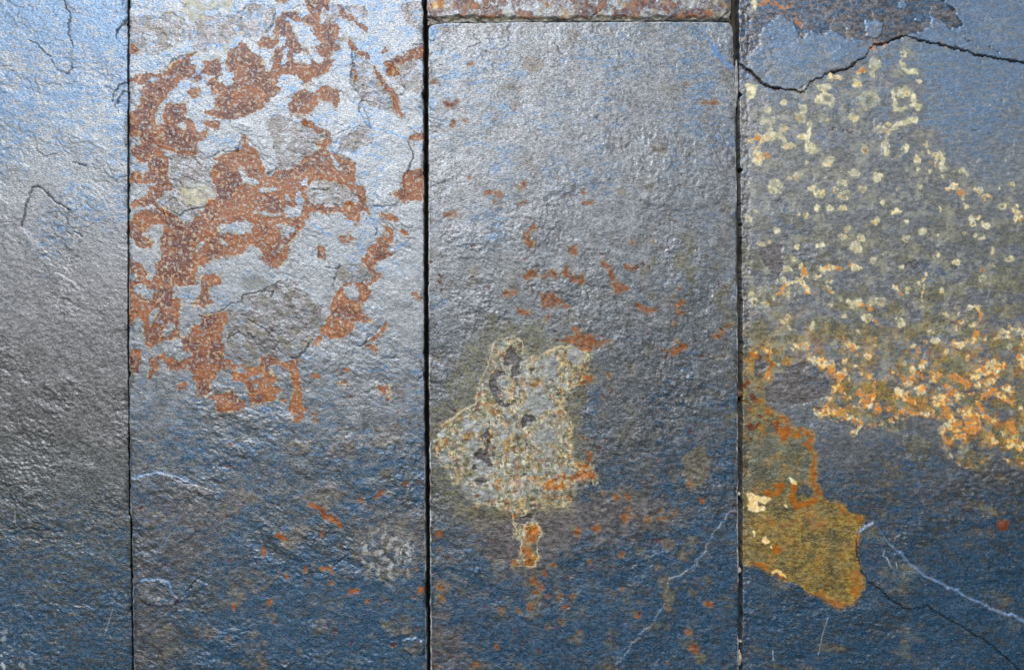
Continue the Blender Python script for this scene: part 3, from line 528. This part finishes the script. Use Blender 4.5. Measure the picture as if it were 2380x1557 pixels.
    # orange and cream crusts of the lower belt
    for s_, q in [("610,60 660,90 740,100 780,150", 9), ("820,190", 12), ("800,240 820,300", 6), ("640,470 720,480 770,460 850,450", 6), ("720,540 780,530", 7), ("860,500 920,510 980,570 920,620", 6), ("980,380 1090,380 1060,430 1000,420", 6), ("1080,250 1090,300", 4), ("970,310 1010,350 1080,340", 6),
                  ("1320,210 1340,260 1380,140", 7), ("1440,80 1460,120", 6), ("1570,170 1520,230 1450,300", 5), ("1690,200 1740,220 1800,260", 9), ("1630,280 1690,320 1750,340", 8), ("1560,370 1620,370", 14), ("1860,180 1900,140 1960,150", 13), ("1880,250 1990,230", 8), ("1960,100 2050,130", 9),
                  ("1300,340 1370,380", 7), ("1310,460 1400,480 1480,490", 6), ("1640,450 1660,520 1720,570", 12), ("1780,480 1850,520 1840,570", 16), ("1900,460 1880,380 1920,340 1980,300 2080,370 2140,390", 6), ("1900,480 1990,520", 6), ("1600,570 1620,680 1640,700", 4), ("1640,700 1720,660 1800,620", 5), ("1660,600 1800,600 1830,610", 5), ("1000,600 1060,560 1140,570", 2.5),
                  ("1610,740 1680,810 1740,870 1860,880 1980,795", 1.7), ("2040,800 2120,850 2300,850 2500,840 2800,900", 2), ("2130,550 2140,600", 7), ("2120,700 2190,730", 9), ("1970,650 2000,680", 7), ("2080,280 2140,290", 8), ("1480,400", 4), ("2200,60 2230,100", 10), ("870,350", 6), ("1000,160", 6), ("280,160 290,210", 5)]:
        co2 = R3(s_); orr.L(co2, q * .95)
    for s_, q in [("670,710 720,690 860,710", 6), ("540,690 560,750 520,800 590,880", 7), ("640,780 710,730", 4), ("920,690", 11), ("380,880 450,820 500,790", 6), ("740,870 790,900", 5), ("1000,980 1050,1010", 6), ("1100,1110", 7), ("1800,1000 1880,1010 1900,1060 1860,1120 1800,1140", 5), ("1880,1190 1830,1260", 7), ("1700,1270 1780,1290", 9), ("2060,1180 2100,1210", 8),
                  ("2170,260 2190,320", 10), ("1640,110 1700,80 1760,130", 6), ("1990,160 1930,180", 6), ("250,1310 290,1330", 6), ("500,1310 590,1290", 6), ("300,920 350,900", 4), ("2130,1160 2224,1200", 8), ("1900,310 1870,330", 5), ("870,1280 940,1310", 6), ("1730,1130 1760,1110", 3), ("1470,750 1440,990", 2), ("1880,730 1990,680", 3), ("1240,850 1300,900", 3)]:
        orr.L(R2(s_), q * .85)
    orr.L(R1("1500,1150 1600,1190 1540,1240"), 5).L(R1("120,1080 240,1040 190,1140"), 5).L(R1("180,1190 280,1190"), 5).L(R1("1400,1180 1410,1230"), 4).L(R1("740,590 820,590"), 6).L(R1("960,540 1000,530"), 5).L(R1("1700,1440 1760,1480"), 4)
    for _ in range(130):
        x = rs.uniform(1760, 2600); y = rs.normal(930, 75)
        orr.L([(x, y), (x + rs.uniform(-12, 12), y + rs.uniform(-8, 8))], rs.uniform(1.2, 3.6))
    of = orr.f + 5.0 * fbm(X, Y, 16, 4, 560, .65)
    om = sstep(-1.2, 1.2, of) * sstep(-8, 3, mid.f)
    v = fbm(X, Y, 36, 3, 565, .6) + .2 * sstep(850, 980, Y)
    br_ = sstep(-.28, .1, fbm(X, Y, 9, 3, 566)); om = om * (.35 + .65 * br_)
    mx(F, 'cream', om * (.9 - .35 * sstep(0, .4, v)))
    mx(F, 'rust', om * sstep(.05, .3, v) * .7); F['ochre'] = np.maximum(F['ochre'], om * (.25 + .75 * sstep(-.15, .2, v)))
    F['film'] = np.maximum(F['film'], .6 * sstep(1200, 850, Y + 60 * n3) * (1 - .8 * bmk))  # extends the painted sheen further down the tile
    mx(F, 'ochre', .75 * zone * sstep(-.05, .32, fbm(X, Y, 40, 5, 568, .62)) * sstep(640, 900, Y))
    mx(F, 'ochre', .75 * sstep(-9, 0, of) * zone * sstep(700, 860, Y) * sstep(-.2, .25, n1))
    mx(F, 'rust', .7 * sstep(-4, -.5, of) * (1 - om) * zone * sstep(0, .3, n1) * sstep(700, 850, Y))
    hs = Shape(xw, yw).P(R2("220,560 320,510 400,540 390,640 420,720 370,770 260,690 210,600")).P(R2("1310,650 1400,660 1460,700 1400,720 1310,710")).P(R3("170,80 240,60 290,110 200,180")).P(R3("420,120 560,90 700,160 760,260 740,340 600,400 440,430 270,380 260,300 380,210"))
    hm = hs.m(2, 1.5 * 0) * .95
    for k_ in ('cream', 'olive', 'ochre', 'rust'): F[k_] *= 1 - hm
    mx(F, 'brown', hm); F['H'] -= .6 * hm
    # small separate things
    e = Shape(xw, yw).E(2331, 1217, 15, 14); F['H'] += 1.2 * sstep(0, 14, e.f); mx(F, 'rust', .95 * e.m(1.5)); F['ochre'] *= 1 - e.m(1)
    w_ = Shape(xw, yw).P(R3("120,1080 160,1065 190,1100 260,1110 310,1130 260,1150 200,1140 200,1170 260,1165 250,1215 200,1215 130,1210")).L(R3("460,965 470,990"), 5).L(R3("415,1170 430,1190"), 3).L(R4("160,510 165,530"), 4).L(R4("245,560 265,590"), 6).L(R4("295,625"), 3)
    w_.P(R1("135,20 180,0 220,40 190,60 190,80 160,70")).P(R1("100,640 200,640 180,740 130,760 110,700"))
    mx(F, 'cream', .95 * w_.m(1.2)); F['rust'] *= 1 - w_.m(1)
    y_ = Shape(xw, yw).L(R4("310,810 360,800 370,830 410,860"), 3.5); mx(F, 'cream', .9 * y_.m(1)); mx(F, 'ochre', y_.m(1)); F['rust'] *= 1 - .6 * y_.m(1)
    sal = Shape(xw, yw).L(R1("230,40 280,30 350,55 400,80 440,60"), 3.5).L(R1("480,140 500,180 520,190"), 3).L(R1("905,245 930,250"), 2.5).L(R1("1050,380 1100,345 1160,330"), 3.5)
    sm = sstep(-.8, 1.2, sal.f + 5 * n2); mx(F, 'cream', .5 * sm); mx(F, 'rust', .75 * sm)
    sc_ = Shape(X, yw).L(R4("735,1155 710,1230 690,1300 660,1440"), .6).L(R4("1165,650 1150,690 1190,720 1215,775"), .9).L(R4("1240,560 1280,535"), 1.0).L(R4("315,1400 318,1480"), .8).L(R4("1250,740 1260,780"), .9)
    mx(F, 'pale', .7 * sc_.m(.9))
    lo2 = Shape(xw, yw).P(R4("1080,450 1180,600 1400,810 1330,920 1290,1000 1200,980 1000,830 970,750 960,560"))
    mx(F, 'brown', .85 * lo2.m(8)); mx(F, 'olive', .5 * lo2.m(10) * sstep(-.2, .3, n3))
    mx(F, 'brown', .55 * Shape(xw, yw).L(R4("1100,1540 1300,1500 1450,1490 1600,1430 1650,1330 1620,1290"), 3).L(R4("1290,1270 1420,1275"), 2).m(3))
    tip = Shape(xw, yw).P(R3("1310,650 1420,620 1500,700 1500,820 1420,850 1340,810")); mx(F, 'olive', .5 * tip.m(3)); F['H'] += .5 * tip.m(2)
    # the blue of the upper part, partly painted sky sheen, and the slate blue of the lower part
    bl = 1.1 * sstep(460, 0, Y - 60 * n3 + .10 * (2050 - X)) * (.75 + .25 * sstep(1900, 2300, X)) + .15
    F['blue'] = np.maximum(F['blue'], np.clip(bl * (1 - .5 * bmk) * (1 - .5 * zone) + .75 * sstep(1000, 1350, Y) + .3 * fbm(X, Y, 90, 3, 570, .5, 10, 2), 0, 1) * (1 - ocm))
    F['brown'] = np.maximum(F['brown'], .25 * sstep(900, 1050, Y) * sstep(1350, 1150, Y) * (1 - ocm))
    F['brown'] = np.maximum(F['brown'], .35 * zone)
    amt = sstep(250, 700, Y)
    F['H'] += grain(X, Y, 580, .10 + .14 * amt, .2 + .3 * amt, 12, 2.3, .05 + .14 * amt) * (1 - .35 * sstep(1200, 1400, Y) * ocm)
    F['H'] += .22 * om + .14 * cm - .35 * sstep(2, -1, mid.f) * sstep(800, 1000, Y)
    return F

# ------------------------------------------------------------------ material
def new_mat(name):
    m = bpy.data.materials.new(name); m.use_nodes = True
    m.node_tree.nodes.clear()
    return m, m.node_tree

class N:
    def __init__(s, nt): s.t = nt; s.tc = nt.nodes.new("ShaderNodeTexCoord")
    def new(s, k, **kw):
        n = s.t.nodes.new(k)
        for a, b in kw.items(): setattr(n, a, b)
        return n
    def inp(s, sock, v):
        if isinstance(v, bpy.types.NodeSocket): s.t.links.new(v, sock)
        else:
            if isinstance(v, tuple) and len(v) == 3 and sock.type == 'RGBA': v = v + (1,)
            sock.default_value = v
    def noise(s, scale, detail=4, rough=.55, vec=None, dist=0.0):
        n = s.new("ShaderNodeTexNoise"); n.inputs['Scale'].default_value = scale; n.inputs['Detail'].default_value = detail
        n.inputs['Roughness'].default_value = rough; n.inputs['Distortion'].default_value = dist
        s.inp(n.inputs['Vector'], vec if vec is not None else s.tc.outputs['Object'])
        return n.outputs['Fac']
    def map(s, scale, rot=(0, 0, 0), loc=(0, 0, 0)):
        n = s.new("ShaderNodeMapping"); n.inputs['Scale'].default_value = scale; n.inputs['Rotation'].default_value = rot; n.inputs['Location'].default_value = loc
        s.t.links.new(s.tc.outputs['Object'], n.inputs['Vector']); return n.outputs[0]
    def rng(s, v, a, b, c=0.0, d=1.0):
        n = s.new("ShaderNodeMapRange"); n.interpolation_type = 'SMOOTHSTEP'
        for i, q in enumerate((v, a, b, c, d)): s.inp(n.inputs[i], q)
        return n.outputs[0]
    def math(s, op, a, b=0.0):
        n = s.new("ShaderNodeMath", operation=op); s.inp(n.inputs[0], a); s.inp(n.inputs[1], b); return n.outputs[0]
    def mix(s, f, a, b, mode='MIX'):
        n = s.new("ShaderNodeMix", data_type='RGBA', blend_type=mode)
        s.inp(n.inputs[0], f); s.inp(n.inputs[6], a); s.inp(n.inputs[7], b); return n.outputs[2]
    def attr(s, name):
        a = s.new("ShaderNodeAttribute"); a.attribute_name = name
        q = s.new("ShaderNodeSeparateColor"); s.t.links.new(a.outputs['Color'], q.inputs[0]); return q.outputs

def slate_material(name, ang, tint):
    m, nt_ = new_mat(name); n = N(nt_)
    ra, ga, ba = n.attr('mask_a'); rb, gb, bb = n.attr('mask_b'); rc, gc, bc = n.attr('mask_c')
    line = n.attr('mask_d')[0]
    st = n.map((1, 1, 2.1), (0, math.radians(ang), 0))
    f7 = n.noise(230, 3, .7); f1 = n.noise(420, 3, .7, st); f2 = n.noise(150, 4, .65, st); f3 = n.noise(30, 4, .6); f4 = n.noise(900, 2, .6)
    f5 = n.noise(95, 5, .7, n.map((1, 1, 2.6), (0, math.radians(ang), 0), (3, 1, 5)))
    # slate ground
    c = n.mix(n.rng(f3, .35, .65), tint[0], tint[1])
    c = n.mix(n.rng(f1, .38, .66), n.mix(.62, c, (.005, .008, .008)), c)
    c = n.mix(n.math('MULTIPLY', n.rng(n.math('MULTIPLY', n.math('ADD', f2, f7), .5), .55, .66), .6), c, (.12, .15, .17))
    # pale film, which also paints the sheen of the upper tiles
    film_sheen_c = n.mix(n.rng(f2, .35, .65), (.115, .14, .17), (.18, .205, .235))
    c = n.mix(n.math('MULTIPLY', bc, .85), c, film_sheen_c)
    # brown grey
    brc = n.mix(n.rng(f2, .35, .68), (.024, .022, .022), (.085, .080, .080))
    c = n.mix(n.math('MULTIPLY', rb, .8), c, brc)
    # blue mineral flecks, and sky sheen painted in near the top
    bf = n.math('MULTIPLY', n.rng(n.math('ADD', f5, n.math('MULTIPLY', gb, .20)), .52, .74), n.rng(gb, 0, .35))
    bluec = n.mix(n.rng(f1, .35, .7), (.003, .020, .044), (.022, .072, .145))
    bluec = n.mix(n.math('MULTIPLY', bc, .8), bluec, n.mix(n.rng(f1, .35, .7), (.085, .15, .27), (.19, .265, .38)))  # paler blue where the sheen is painted
    c = n.mix(n.math('MULTIPLY', bf, .75), c, bluec)
    c = n.mix(n.math('MULTIPLY', line, .7), c, (.07, .16, .36))  # blue edge lines, mostly painted sky reflection
    # olive
    f8 = n.noise(55, 5, .7)
    olc = n.mix(n.rng(n.math('MULTIPLY', n.math('ADD', f8, f1), .5), .40, .60), (.050, .047, .014), (.19, .18, .075))
    c = n.mix(n.math('MULTIPLY', ba, n.rng(f2, .30, .58, .25, .8)), c, olc)
    # ochre
    occ = n.mix(n.rng(f2, .38, .64), (.17, .085, .006), (.34, .225, .022))
    occ = n.mix(n.math('MULTIPLY', n.rng(f8, .52, .66), .8), occ, (.24, .062, .006))
    c = n.mix(n.math('MULTIPLY', gc, n.rng(n.math('MULTIPLY', n.math('ADD', f8, f1), .5), .38, .58, .15, 1.0)), c, occ)
    # rust
    f6 = n.noise(16, 4, .6)
    rc_ = n.mix(n.rng(n.math('ADD', f6, n.math('MULTIPLY', n.math('SUBTRACT', f2, .5), .5)), .43, .57), (.130, .036, .007), (.072, .013, .013))
    rc_ = n.mix(n.math('MULTIPLY', n.rng(f2, .52, .68), .6), rc_, (.27, .085, .016))
    rc_ = n.mix(n.math('MULTIPLY', n.rng(f7, .56, .42), .55), rc_, (.055, .016, .007))
    rc_ = n.mix(n.math('MULTIPLY', n.rng(f7, .64, .72), .65), rc_, (.33, .16, .05))
    rc_ = n.mix(n.math('MULTIPLY', gc, n.rng(f2, .35, .6, .45, .95)), rc_, (.33, .105, .014))
    c = n.mix(ra, c, rc_)
    # cream
    cc = n.mix(n.rng(f7, .35, .65), (.33, .34, .21), (.72, .70, .52))
    cc = n.mix(n.math('MULTIPLY', gc, n.rng(f2, .35, .62, .3, 1.0)), cc, (.78, .42, .045))
    cc = n.mix(n.math('MULTIPLY', ra, .85), cc, (.60, .14, .02))
    c = n.mix(ga, c, cc)
    # pale scuffs and rim glints, dark cracks and painted shade under ledges
    c = n.mix(rc, c, n.mix(n.rng(f7, .4, .6), (.26, .30, .33), (.50, .54, .57)))
    c = n.mix(bb, c, (.010, .009, .007))
    bs = n.new("ShaderNodeBsdfPrincipled")
    n.inp(bs.inputs['Base Color'], c)
    matte = n.math('MINIMUM', n.math('ADD', n.math('MULTIPLY', ra, .60), n.math('MAXIMUM', n.math('MULTIPLY', ga, 1.0), n.math('MAXIMUM', n.math('MULTIPLY', n.math('MULTIPLY', gc, n.math('SUBTRACT', 1.0, ra)), .75), n.math('MAXIMUM', n.math('MULTIPLY', ba, .6), n.math('MULTIPLY', rb, .12))))), .92)
    rough = n.math('ADD', n.rng(f2, .3, .7, .37, .50), n.math('MULTIPLY', matte, .16))
    n.inp(bs.inputs['Roughness'], rough)
    bs.inputs['IOR'].default_value = 1.9
    sheen = n.math('MULTIPLY', n.rng(f2, .35, .65, .62, 1.0), n.math('MULTIPLY', n.rng(f1, .36, .56, .45, 1.0), n.rng(f4, .35, .6, .55, 1.0)))
    n.inp(bs.inputs['Specular IOR Level'], n.math('MULTIPLY', n.math('MULTIPLY', n.math('SUBTRACT', 1.0, bb), n.math('SUBTRACT', 1.0, matte)), sheen))
    n.inp(bs.inputs['Specular Tint'], n.mix(n.math('MAXIMUM', n.math('MULTIPLY', bf, .9), line), n.mix(rb, (.84, .91, 1.0), (.93, .90, .99)), (.38, .62, 1.0)))
    b1 = n.new("ShaderNodeBump"); b1.inputs['Strength'].default_value = .8; b1.inputs['Distance'].default_value = .00030
    n.inp(b1.inputs['Height'], f1)
    b2 = n.new("ShaderNodeBump"); b2.inputs['Strength'].default_value = .7; b2.inputs['Distance'].default_value = .00013
    n.inp(b2.inputs['Height'], f4); nt_.links.new(b1.outputs[0], b2.inputs['Normal'])
    nt_.links.new(b2.outputs[0], bs.inputs['Normal'])
    o = n.new("ShaderNodeOutputMaterial"); nt_.links.new(bs.outputs[0], o.inputs[0])
    return m

def plain_material(name, a, b, scale, rough=.9):
    m, nt_ = new_mat(name); n = N(nt_)
    c = n.mix(n.rng(n.noise(scale, 5, .65), .35, .65), a, b)
    bs = n.new("ShaderNodeBsdfPrincipled"); n.inp(bs.inputs['Base Color'], c); bs.inputs['Roughness'].default_value = rough
    bp = n.new("ShaderNodeBump"); bp.inputs['Strength'].default_value = .6; bp.inputs['Distance'].default_value = .0008
    n.inp(bp.inputs['Height'], n.noise(scale * 2, 4)); nt_.links.new(bp.outputs[0], bs.inputs['Normal'])
    o = n.new("ShaderNodeOutputMaterial"); nt_.links.new(bs.outputs[0], o.inputs[0])
    return m

# ------------------------------------------------------------------ slab builder
THICK = 0.014
RELIEF = 0.0007
STEP = 1.75
def axis(a, b, lo, hi, step):
    """positions from a to b: fine inside [lo, hi] (what the frame shows), coarse outside"""
    out = [a]
    while out[-1] < b - 1e-6:
        p = out[-1]
        out.append(min(b, p + (step if lo - 30 <= p <= hi + 30 else 7.0)))
    return np.array(out)

def interp(tab):
    xs, ys = zip(*tab)
    return lambda v: np.interp(v, xs, ys)

def build_slab(name, left, right, top, bottom, maps, mat, label, parts, corner=0.0, bevel=2.6, chip=1.0, seed=0, worn=.6, lift=0.0, tilt=0.0):
    l0, r0 = float(left(400)), float(right(400)); t0, b0 = float(top(1200)), float(bottom(1200))
    xa = axis(l0, r0, 0, 2380, STEP); ya = axis(t0, b0, 0, 1557, STEP)
    e = np.array([.0, .5, 1.1])
    u = np.unique(np.concatenate([(xa - l0) / (r0 - l0), e / (r0 - l0), 1 - e / (r0 - l0)]))
    v = np.unique(np.concatenate([(ya - t0) / (b0 - t0), e / (b0 - t0), 1 - e / (b0 - t0)]))
    U, V = np.meshgrid(u, v)
    Y0 = t0 + V * (b0 - t0)
    Lx = left(Y0) + chip * fbm(Y0, Y0 * 0 + 3.3, 22, 4, 900 + seed, .65)
    Rx = right(Y0) + chip * fbm(Y0, Y0 * 0 + 8.1, 22, 4, 930 + seed, .65)
    notch = lambda t, q: 5.5 * np.maximum(0, fbm(t, t * 0 + q, 34, 3, 1010 + seed, .6) - .42)
    Lx = Lx + notch(Y0, 1.5) * chip; Rx = Rx - notch(Y0, 6.5) * chip
    if corner:
        dy = np.clip(corner - (Y0 - t0), 0, corner)
        ins = corner - np.sqrt(np.maximum(corner ** 2 - dy ** 2, 0))
        Lx = Lx + ins; Rx = Rx - ins
    X = Lx + U * (Rx - Lx)
    Ty = top(X) + chip * .8 * fbm(X, X * 0 + 5.5, 22, 4, 960 + seed, .65)
    By = bottom(X) + chip * .8 * fbm(X, X * 0 + 2.5, 22, 4, 990 + seed, .65)
    Y = Ty + V * (By - Ty)
    F = maps(X.astype(np.float32), Y.astype(np.float32))
    F.setdefault('blueline', np.zeros(X.shape, np.float32))
    # rounded arris
    dx = np.minimum(X - Lx, Rx - X); dyy = np.minimum(Y - Ty, By - Y)
    d = np.minimum(dx, dyy)
    bv = bevel * (1 + .45 * fbm(X, Y, 30, 3, 70 + seed))
    t = np.clip(1 - d / np.maximum(bv, .5), 0, 1)
    H = F['H'] - np.median(F['H'])
    H = H + (-1.15 * (1 - np.sqrt(np.maximum(1 - t * t, 0))))
    grime = sstep(14, 0, dx + 9 * fbm(X, Y, 16, 4, 87 + seed)) * sstep(-.1, .4, fbm(X, Y, 90, 2, 88 + seed)) * .55
    F['dark'] = np.maximum(F['dark'], grime)
    if worn:
        wm = worn * sstep(3.2, .9, dx + 1.6 * fbm(X, Y, 12, 3, 80 + seed)) * (X > -100) * sstep(-.55, .25, fbm(X, Y, 60, 3, 85 + seed))
        F['pale'] = np.maximum(F['pale'], wm)
        wm2 = worn * .8 * sstep(2.6, .8, dyy + 1.6 * fbm(X, Y, 12, 3, 82 + seed))
        F['pale'] = np.maximum(F['pale'], wm2)
        F['dark'] *= 1 - .8 * wm; F['rust'] *= 1 - .7 * wm; F['brown'] *= 1 - .5 * wm
    nv, nu = X.shape
    px = (X - CX) * S; pz = (CY - Y) * S; py = -(H * RELIEF + lift + tilt * (X - l0) / (r0 - l0))
    # skirt: a ring of border vertices pushed back to the rear of the slab
    co = np.stack([px, py, pz], -1).reshape(-1, 3)
    idx = np.arange(nv * nu).reshape(nv, nu)
    a = idx[:-1, :-1].ravel(); b = idx[:-1, 1:].ravel(); c = idx[1:, 1:].ravel(); dd = idx[1:, :-1].ravel()
    quads = np.stack([a, dd, c, b], -1)
    ringi = np.concatenate([idx[0, :-1], idx[:-1, -1], idx[-1, :0:-1], idx[:0:-1, 0]])
    nb = len(ringi); base = len(co)
    back = co[ringi].copy(); back[:, 1] = THICK
    co = np.concatenate([co, back])
    k = np.arange(nb); k1 = (k + 1) % nb
    side = np.stack([ringi[k], ringi[k1], base + k1, base + k], -1)
    part = F['part'].ravel()
    pq = np.concatenate([part[a], part[ringi[k]] * 0])
    quads = np.concatenate([quads, side])
    def ext(q):
        q = np.clip(q, 0, 1).ravel(); return np.concatenate([q, q[ringi] * .6])
    masks = {}
    for mn, keys in (('mask_a', ('rust', 'cream', 'olive')), ('mask_b', ('brown', 'blue', 'dark')), ('mask_c', ('pale', 'ochre', 'film')), ('mask_d', ('blueline', 'blueline', 'blueline'))):
        masks[mn] = np.stack([ext(F[q]) for q in keys] + [np.ones(len(co), np.float32)], -1).astype(np.float32)
    org = np.array([(l0 + r0) / 2 * S - CX * S, THICK, (CY - b0) * S])
    root = None
    for pid, pname, plabel in [(0, name, None)] + parts:
        sel = quads[pq == pid]
        if len(sel) == 0: continue
        used, inv = np.unique(sel.ravel(), return_inverse=True)
        me = bpy.data.meshes.new(pname)
        vv = (co[used] - org).astype(np.float32)
        me.vertices.add(len(vv)); me.vertices.foreach_set('co', vv.ravel())
        me.loops.add(len(inv)); me.loops.foreach_set('vertex_index', inv.astype(np.int32).ravel())
        me.polygons.add(len(sel)); me.polygons.foreach_set('loop_start', np.arange(0, len(inv), 4, dtype=np.int32))
        me.update(calc_edges=True)
        me.polygons.foreach_set('use_smooth', np.ones(len(sel), bool))
        for mn, arr in masks.items():
            at = me.attributes.new(mn, 'FLOAT_COLOR', 'POINT'); at.data.foreach_set('color', arr[used].ravel())
        me.materials.append(mat)
        ob = bpy.data.objects.new(pname, me); sc.collection.objects.link(ob)
        if root is None:
            root = ob; ob.location = org; ob['label'] = label; ob['category'] = 'slate tile'; ob['group'] = 'weathered slate tiles set side by side'
        else:
            ob.parent = root
            if plabel: ob['label'] = plabel
    return root

# ------------------------------------------------------------------ the place
L1r = interp([(-400, 294), (0, 296.5), (800, 297), (1180, 301), (1205, 304), (1557, 307.5), (2000, 311)])
L2l = interp([(-400, 300), (0, 301), (900, 300.5), (1190, 303.5), (1205, 307), (1557, 311), (2000, 314)])
L2r = interp([(-400, 983), (0, 984), (900, 986), (1150, 989), (1557, 992), (2000, 995)])
L3l = interp([(-400, 992), (40, 996), (760, 996), (1100, 999), (1557, 1001), (2000, 1004)])
LTl = interp([(-400, 990), (0, 992), (60, 993)])
LTr = interp([(-400, 1699), (60, 1700)])
L3r = interp([(60, 1702), (250, 1709.5), (500, 1712), (800, 1714), (1557, 1716), (2000, 1719)])
L4l = interp([(-400, 1715), (0, 1716), (300, 1720), (600, 1724), (900, 1727), (1557, 1726), (2000, 1728)])
const = lambda v: (lambda q: np.zeros_like(np.asarray(q, float)) + v)

# wall behind the slabs, seen only through the joints
bw = bpy.data.meshes.new('backing_wall')
x0, x1, z0, z1 = -1.05, 1.2, -0.62, 0.62
vs = [(x, y, z) for x in (x0, x1) for y in (THICK + .0005, THICK + .1) for z in (z0, z1)]
bw.from_pydata(vs, [], [(0, 4, 5, 1), (2, 3, 7, 6), (0, 1, 3, 2), (4, 6, 7, 5), (1, 5, 7, 3), (0, 2, 6, 4)])
bwo = bpy.data.objects.new('backing_wall', bw); sc.collection.objects.link(bwo); bwo['kind'] = 'structure'
bw.materials.append(plain_material('backing_mortar', (.010, .008, .006), (.030, .024, .016), 60))

m_left = slate_material('slate_grey_green', 25, ((.013, .024, .028), (.028, .038, .044)))
m_rusty = slate_material('slate_blue_grey', 20, ((.012, .024, .035), (.024, .038, .050)))
m_centre = slate_material('slate_steel_grey', 28, ((.012, .022, .034), (.025, .036, .050)))
m_right = slate_material('slate_banded', 10, ((.012, .022, .031), (.025, .036, .047)))

build_slab('slate_tile', const(-420), L1r, const(-330), const(1880), slab_left, m_left,
           'plain grey green slate tile at the far left with a long white scratch', [], seed=1, worn=.0)
build_slab('slate_tile', L2l, L2r, const(-330), const(1880), slab_rusty, m_rusty,
           'slate tile covered in large red brown rust patches, second from the left', [(1, 'raised_flake', 'small raised flake with a pale blue rim')], seed=2, worn=.45, lift=.0006)
build_slab('slate_tile', LTl, LTr, const(-420), interp([(985, 60), (1010, 56), (1060, 52), (1600, 46.5), (1690, 48), (1702, 54)]), slab_top, m_rusty,
           'reddish mottled slate tile above the centre tile, only its rough lower edge in view', [(1, 'broken_edge', 'rough broken lower edge of the tile')], seed=3, worn=.3, chip=1.8)
build_slab('slate_tile', L3l, L3r, interp([(990, 62), (1006, 58.5), (1040, 55), (1200, 53), (1650, 52), (1700, 55), (1712, 60)]), const(1880), slab_centre, m_centre,
           'blue grey slate tile in the centre with a cream and orange mineral crust', [(1, 'mineral_crust', 'cream and orange mineral crust on the tile')], corner=13, seed=4, worn=.85, lift=.0012)
build_slab('slate_tile', L4l, const(2800), const(-330), const(1880), slab_right, m_right,
           'slate tile at the far right with layered top, yellow rings and an ochre patch', [(1, 'upper_layer', 'thick blue and brown slate layer at the top'), (2, 'raised_flake', 'raised dark slate flake with a pale blue edge')], seed=5, worn=.15, chip=1.8)

# crumbs of old mortar caught in the joint, and a chip of stone bridging it
m_crumb = plain_material('mortar', (.16, .13, .10), (.42, .38, .33), 300)
def crumb(x, y, w_, h_, label, seed, depth=.004, name='mortar_crumb', cat='mortar crumb', mat=m_crumb):
    import bmesh
    rs = np.random.RandomState(seed)
    bm = bmesh.new(); bmesh.ops.create_icosphere(bm, subdivisions=4, radius=1)
    k = 3.0
    for v in bm.verts:
        p = v.co
        d = 1 + .28 * float(perlin(np.array([p.x * k / 2 + seed]), np.array([p.y * k / 2 + p.z * 1.3]), 5)[0]) + .18 * float(perlin(np.array([p.x * k + seed]), np.array([p.z * k + p.y]), 6)[0])
        v.co = (p.x * d * w_ * S / 2, p.y * d * .003, p.z * d * h_ * S / 2)
    me = bpy.data.meshes.new(name); bm.to_mesh(me); bm.free()
    me.polygons.foreach_set('use_smooth', np.ones(len(me.polygons), bool))
    me.materials.append(mat)
    o = bpy.data.objects.new(name, me); sc.collection.objects.link(o)
    o.location = ((x - CX) * S, depth, (CY - y) * S)
    o['label'] = label; o['category'] = cat
    if cat == 'mortar crumb': o['group'] = 'mortar crumbs caught in the right joint'
crumb(1718, 1149, 11, 9, 'smallest pale mortar crumb, highest in the right joint', 3)
crumb(1719, 1327, 12, 15, 'pale mortar crumb in the right joint beside the tip of the ochre patch', 4)
crumb(1720, 1532, 13, 34, 'longest mortar crumb, lowest in the right joint', 5)
crumb(1721, 1492, 12, 7, 'small mortar crumb just above the longest one in the right joint', 6)
crumb(1720.5, 915, 12, 16, 'brown mortar crumb in the right joint beside the grey hollow', 8, mat=plain_material('brown_mortar', (.06, .035, .02), (.16, .11, .07), 300))
m_chip = plain_material('stone_chip_grey', (.14, .15, .17), (.34, .35, .36), 260, .6)
crumb(1712.5, 195, 9, 100, 'long grey stone chip bridging the right joint beside the centre tile', 11, depth=.003, name='stone_chip', cat='stone chip', mat=m_chip)

# a curled white fibre lying on the top slab
pts = M1("415,-30 411,-5 413,15 425,45 440,56 455,58 466,48 472,30 468,10 462,-5 470,-30")
vs, fs = [], []
for i, (x, y) in enumerate(pts):
    xa, ya = pts[max(i - 1, 0)]; xb, yb = pts[min(i + 1, len(pts) - 1)]
    tx, ty = xb - xa, -(yb - ya); q = math.hypot(tx, ty); nx_, nz_ = -ty / q, tx / q
    for k in range(8):
        a = k * math.pi / 4; rr = .00024
        vs.append(((x - pts[0][0]) * S + nx_ * math.cos(a) * rr, math.sin(a) * rr, (pts[0][1] - y) * S + nz_ * math.cos(a) * rr))
for i in range(len(pts) - 1):
    for k in range(8):
        fs.append((i * 8 + k, i * 8 + (k + 1) % 8, i * 8 + 8 + (k + 1) % 8, i * 8 + 8 + k))
fm = bpy.data.meshes.new('fibre'); fm.from_pydata(vs, [], fs)
fo = bpy.data.objects.new('fibre', fm); sc.collection.objects.link(fo)
fo.location = ((pts[0][0] - CX) * S, -.0010, (CY - pts[0][1]) * S)
fo['label'] = 'thin curled white fibre lying on the reddish tile at the top'; fo['category'] = 'fibre'
fm.materials.append(plain_material('white_fibre', (.5, .5, .52), (.65, .66, .7), 300, .6))
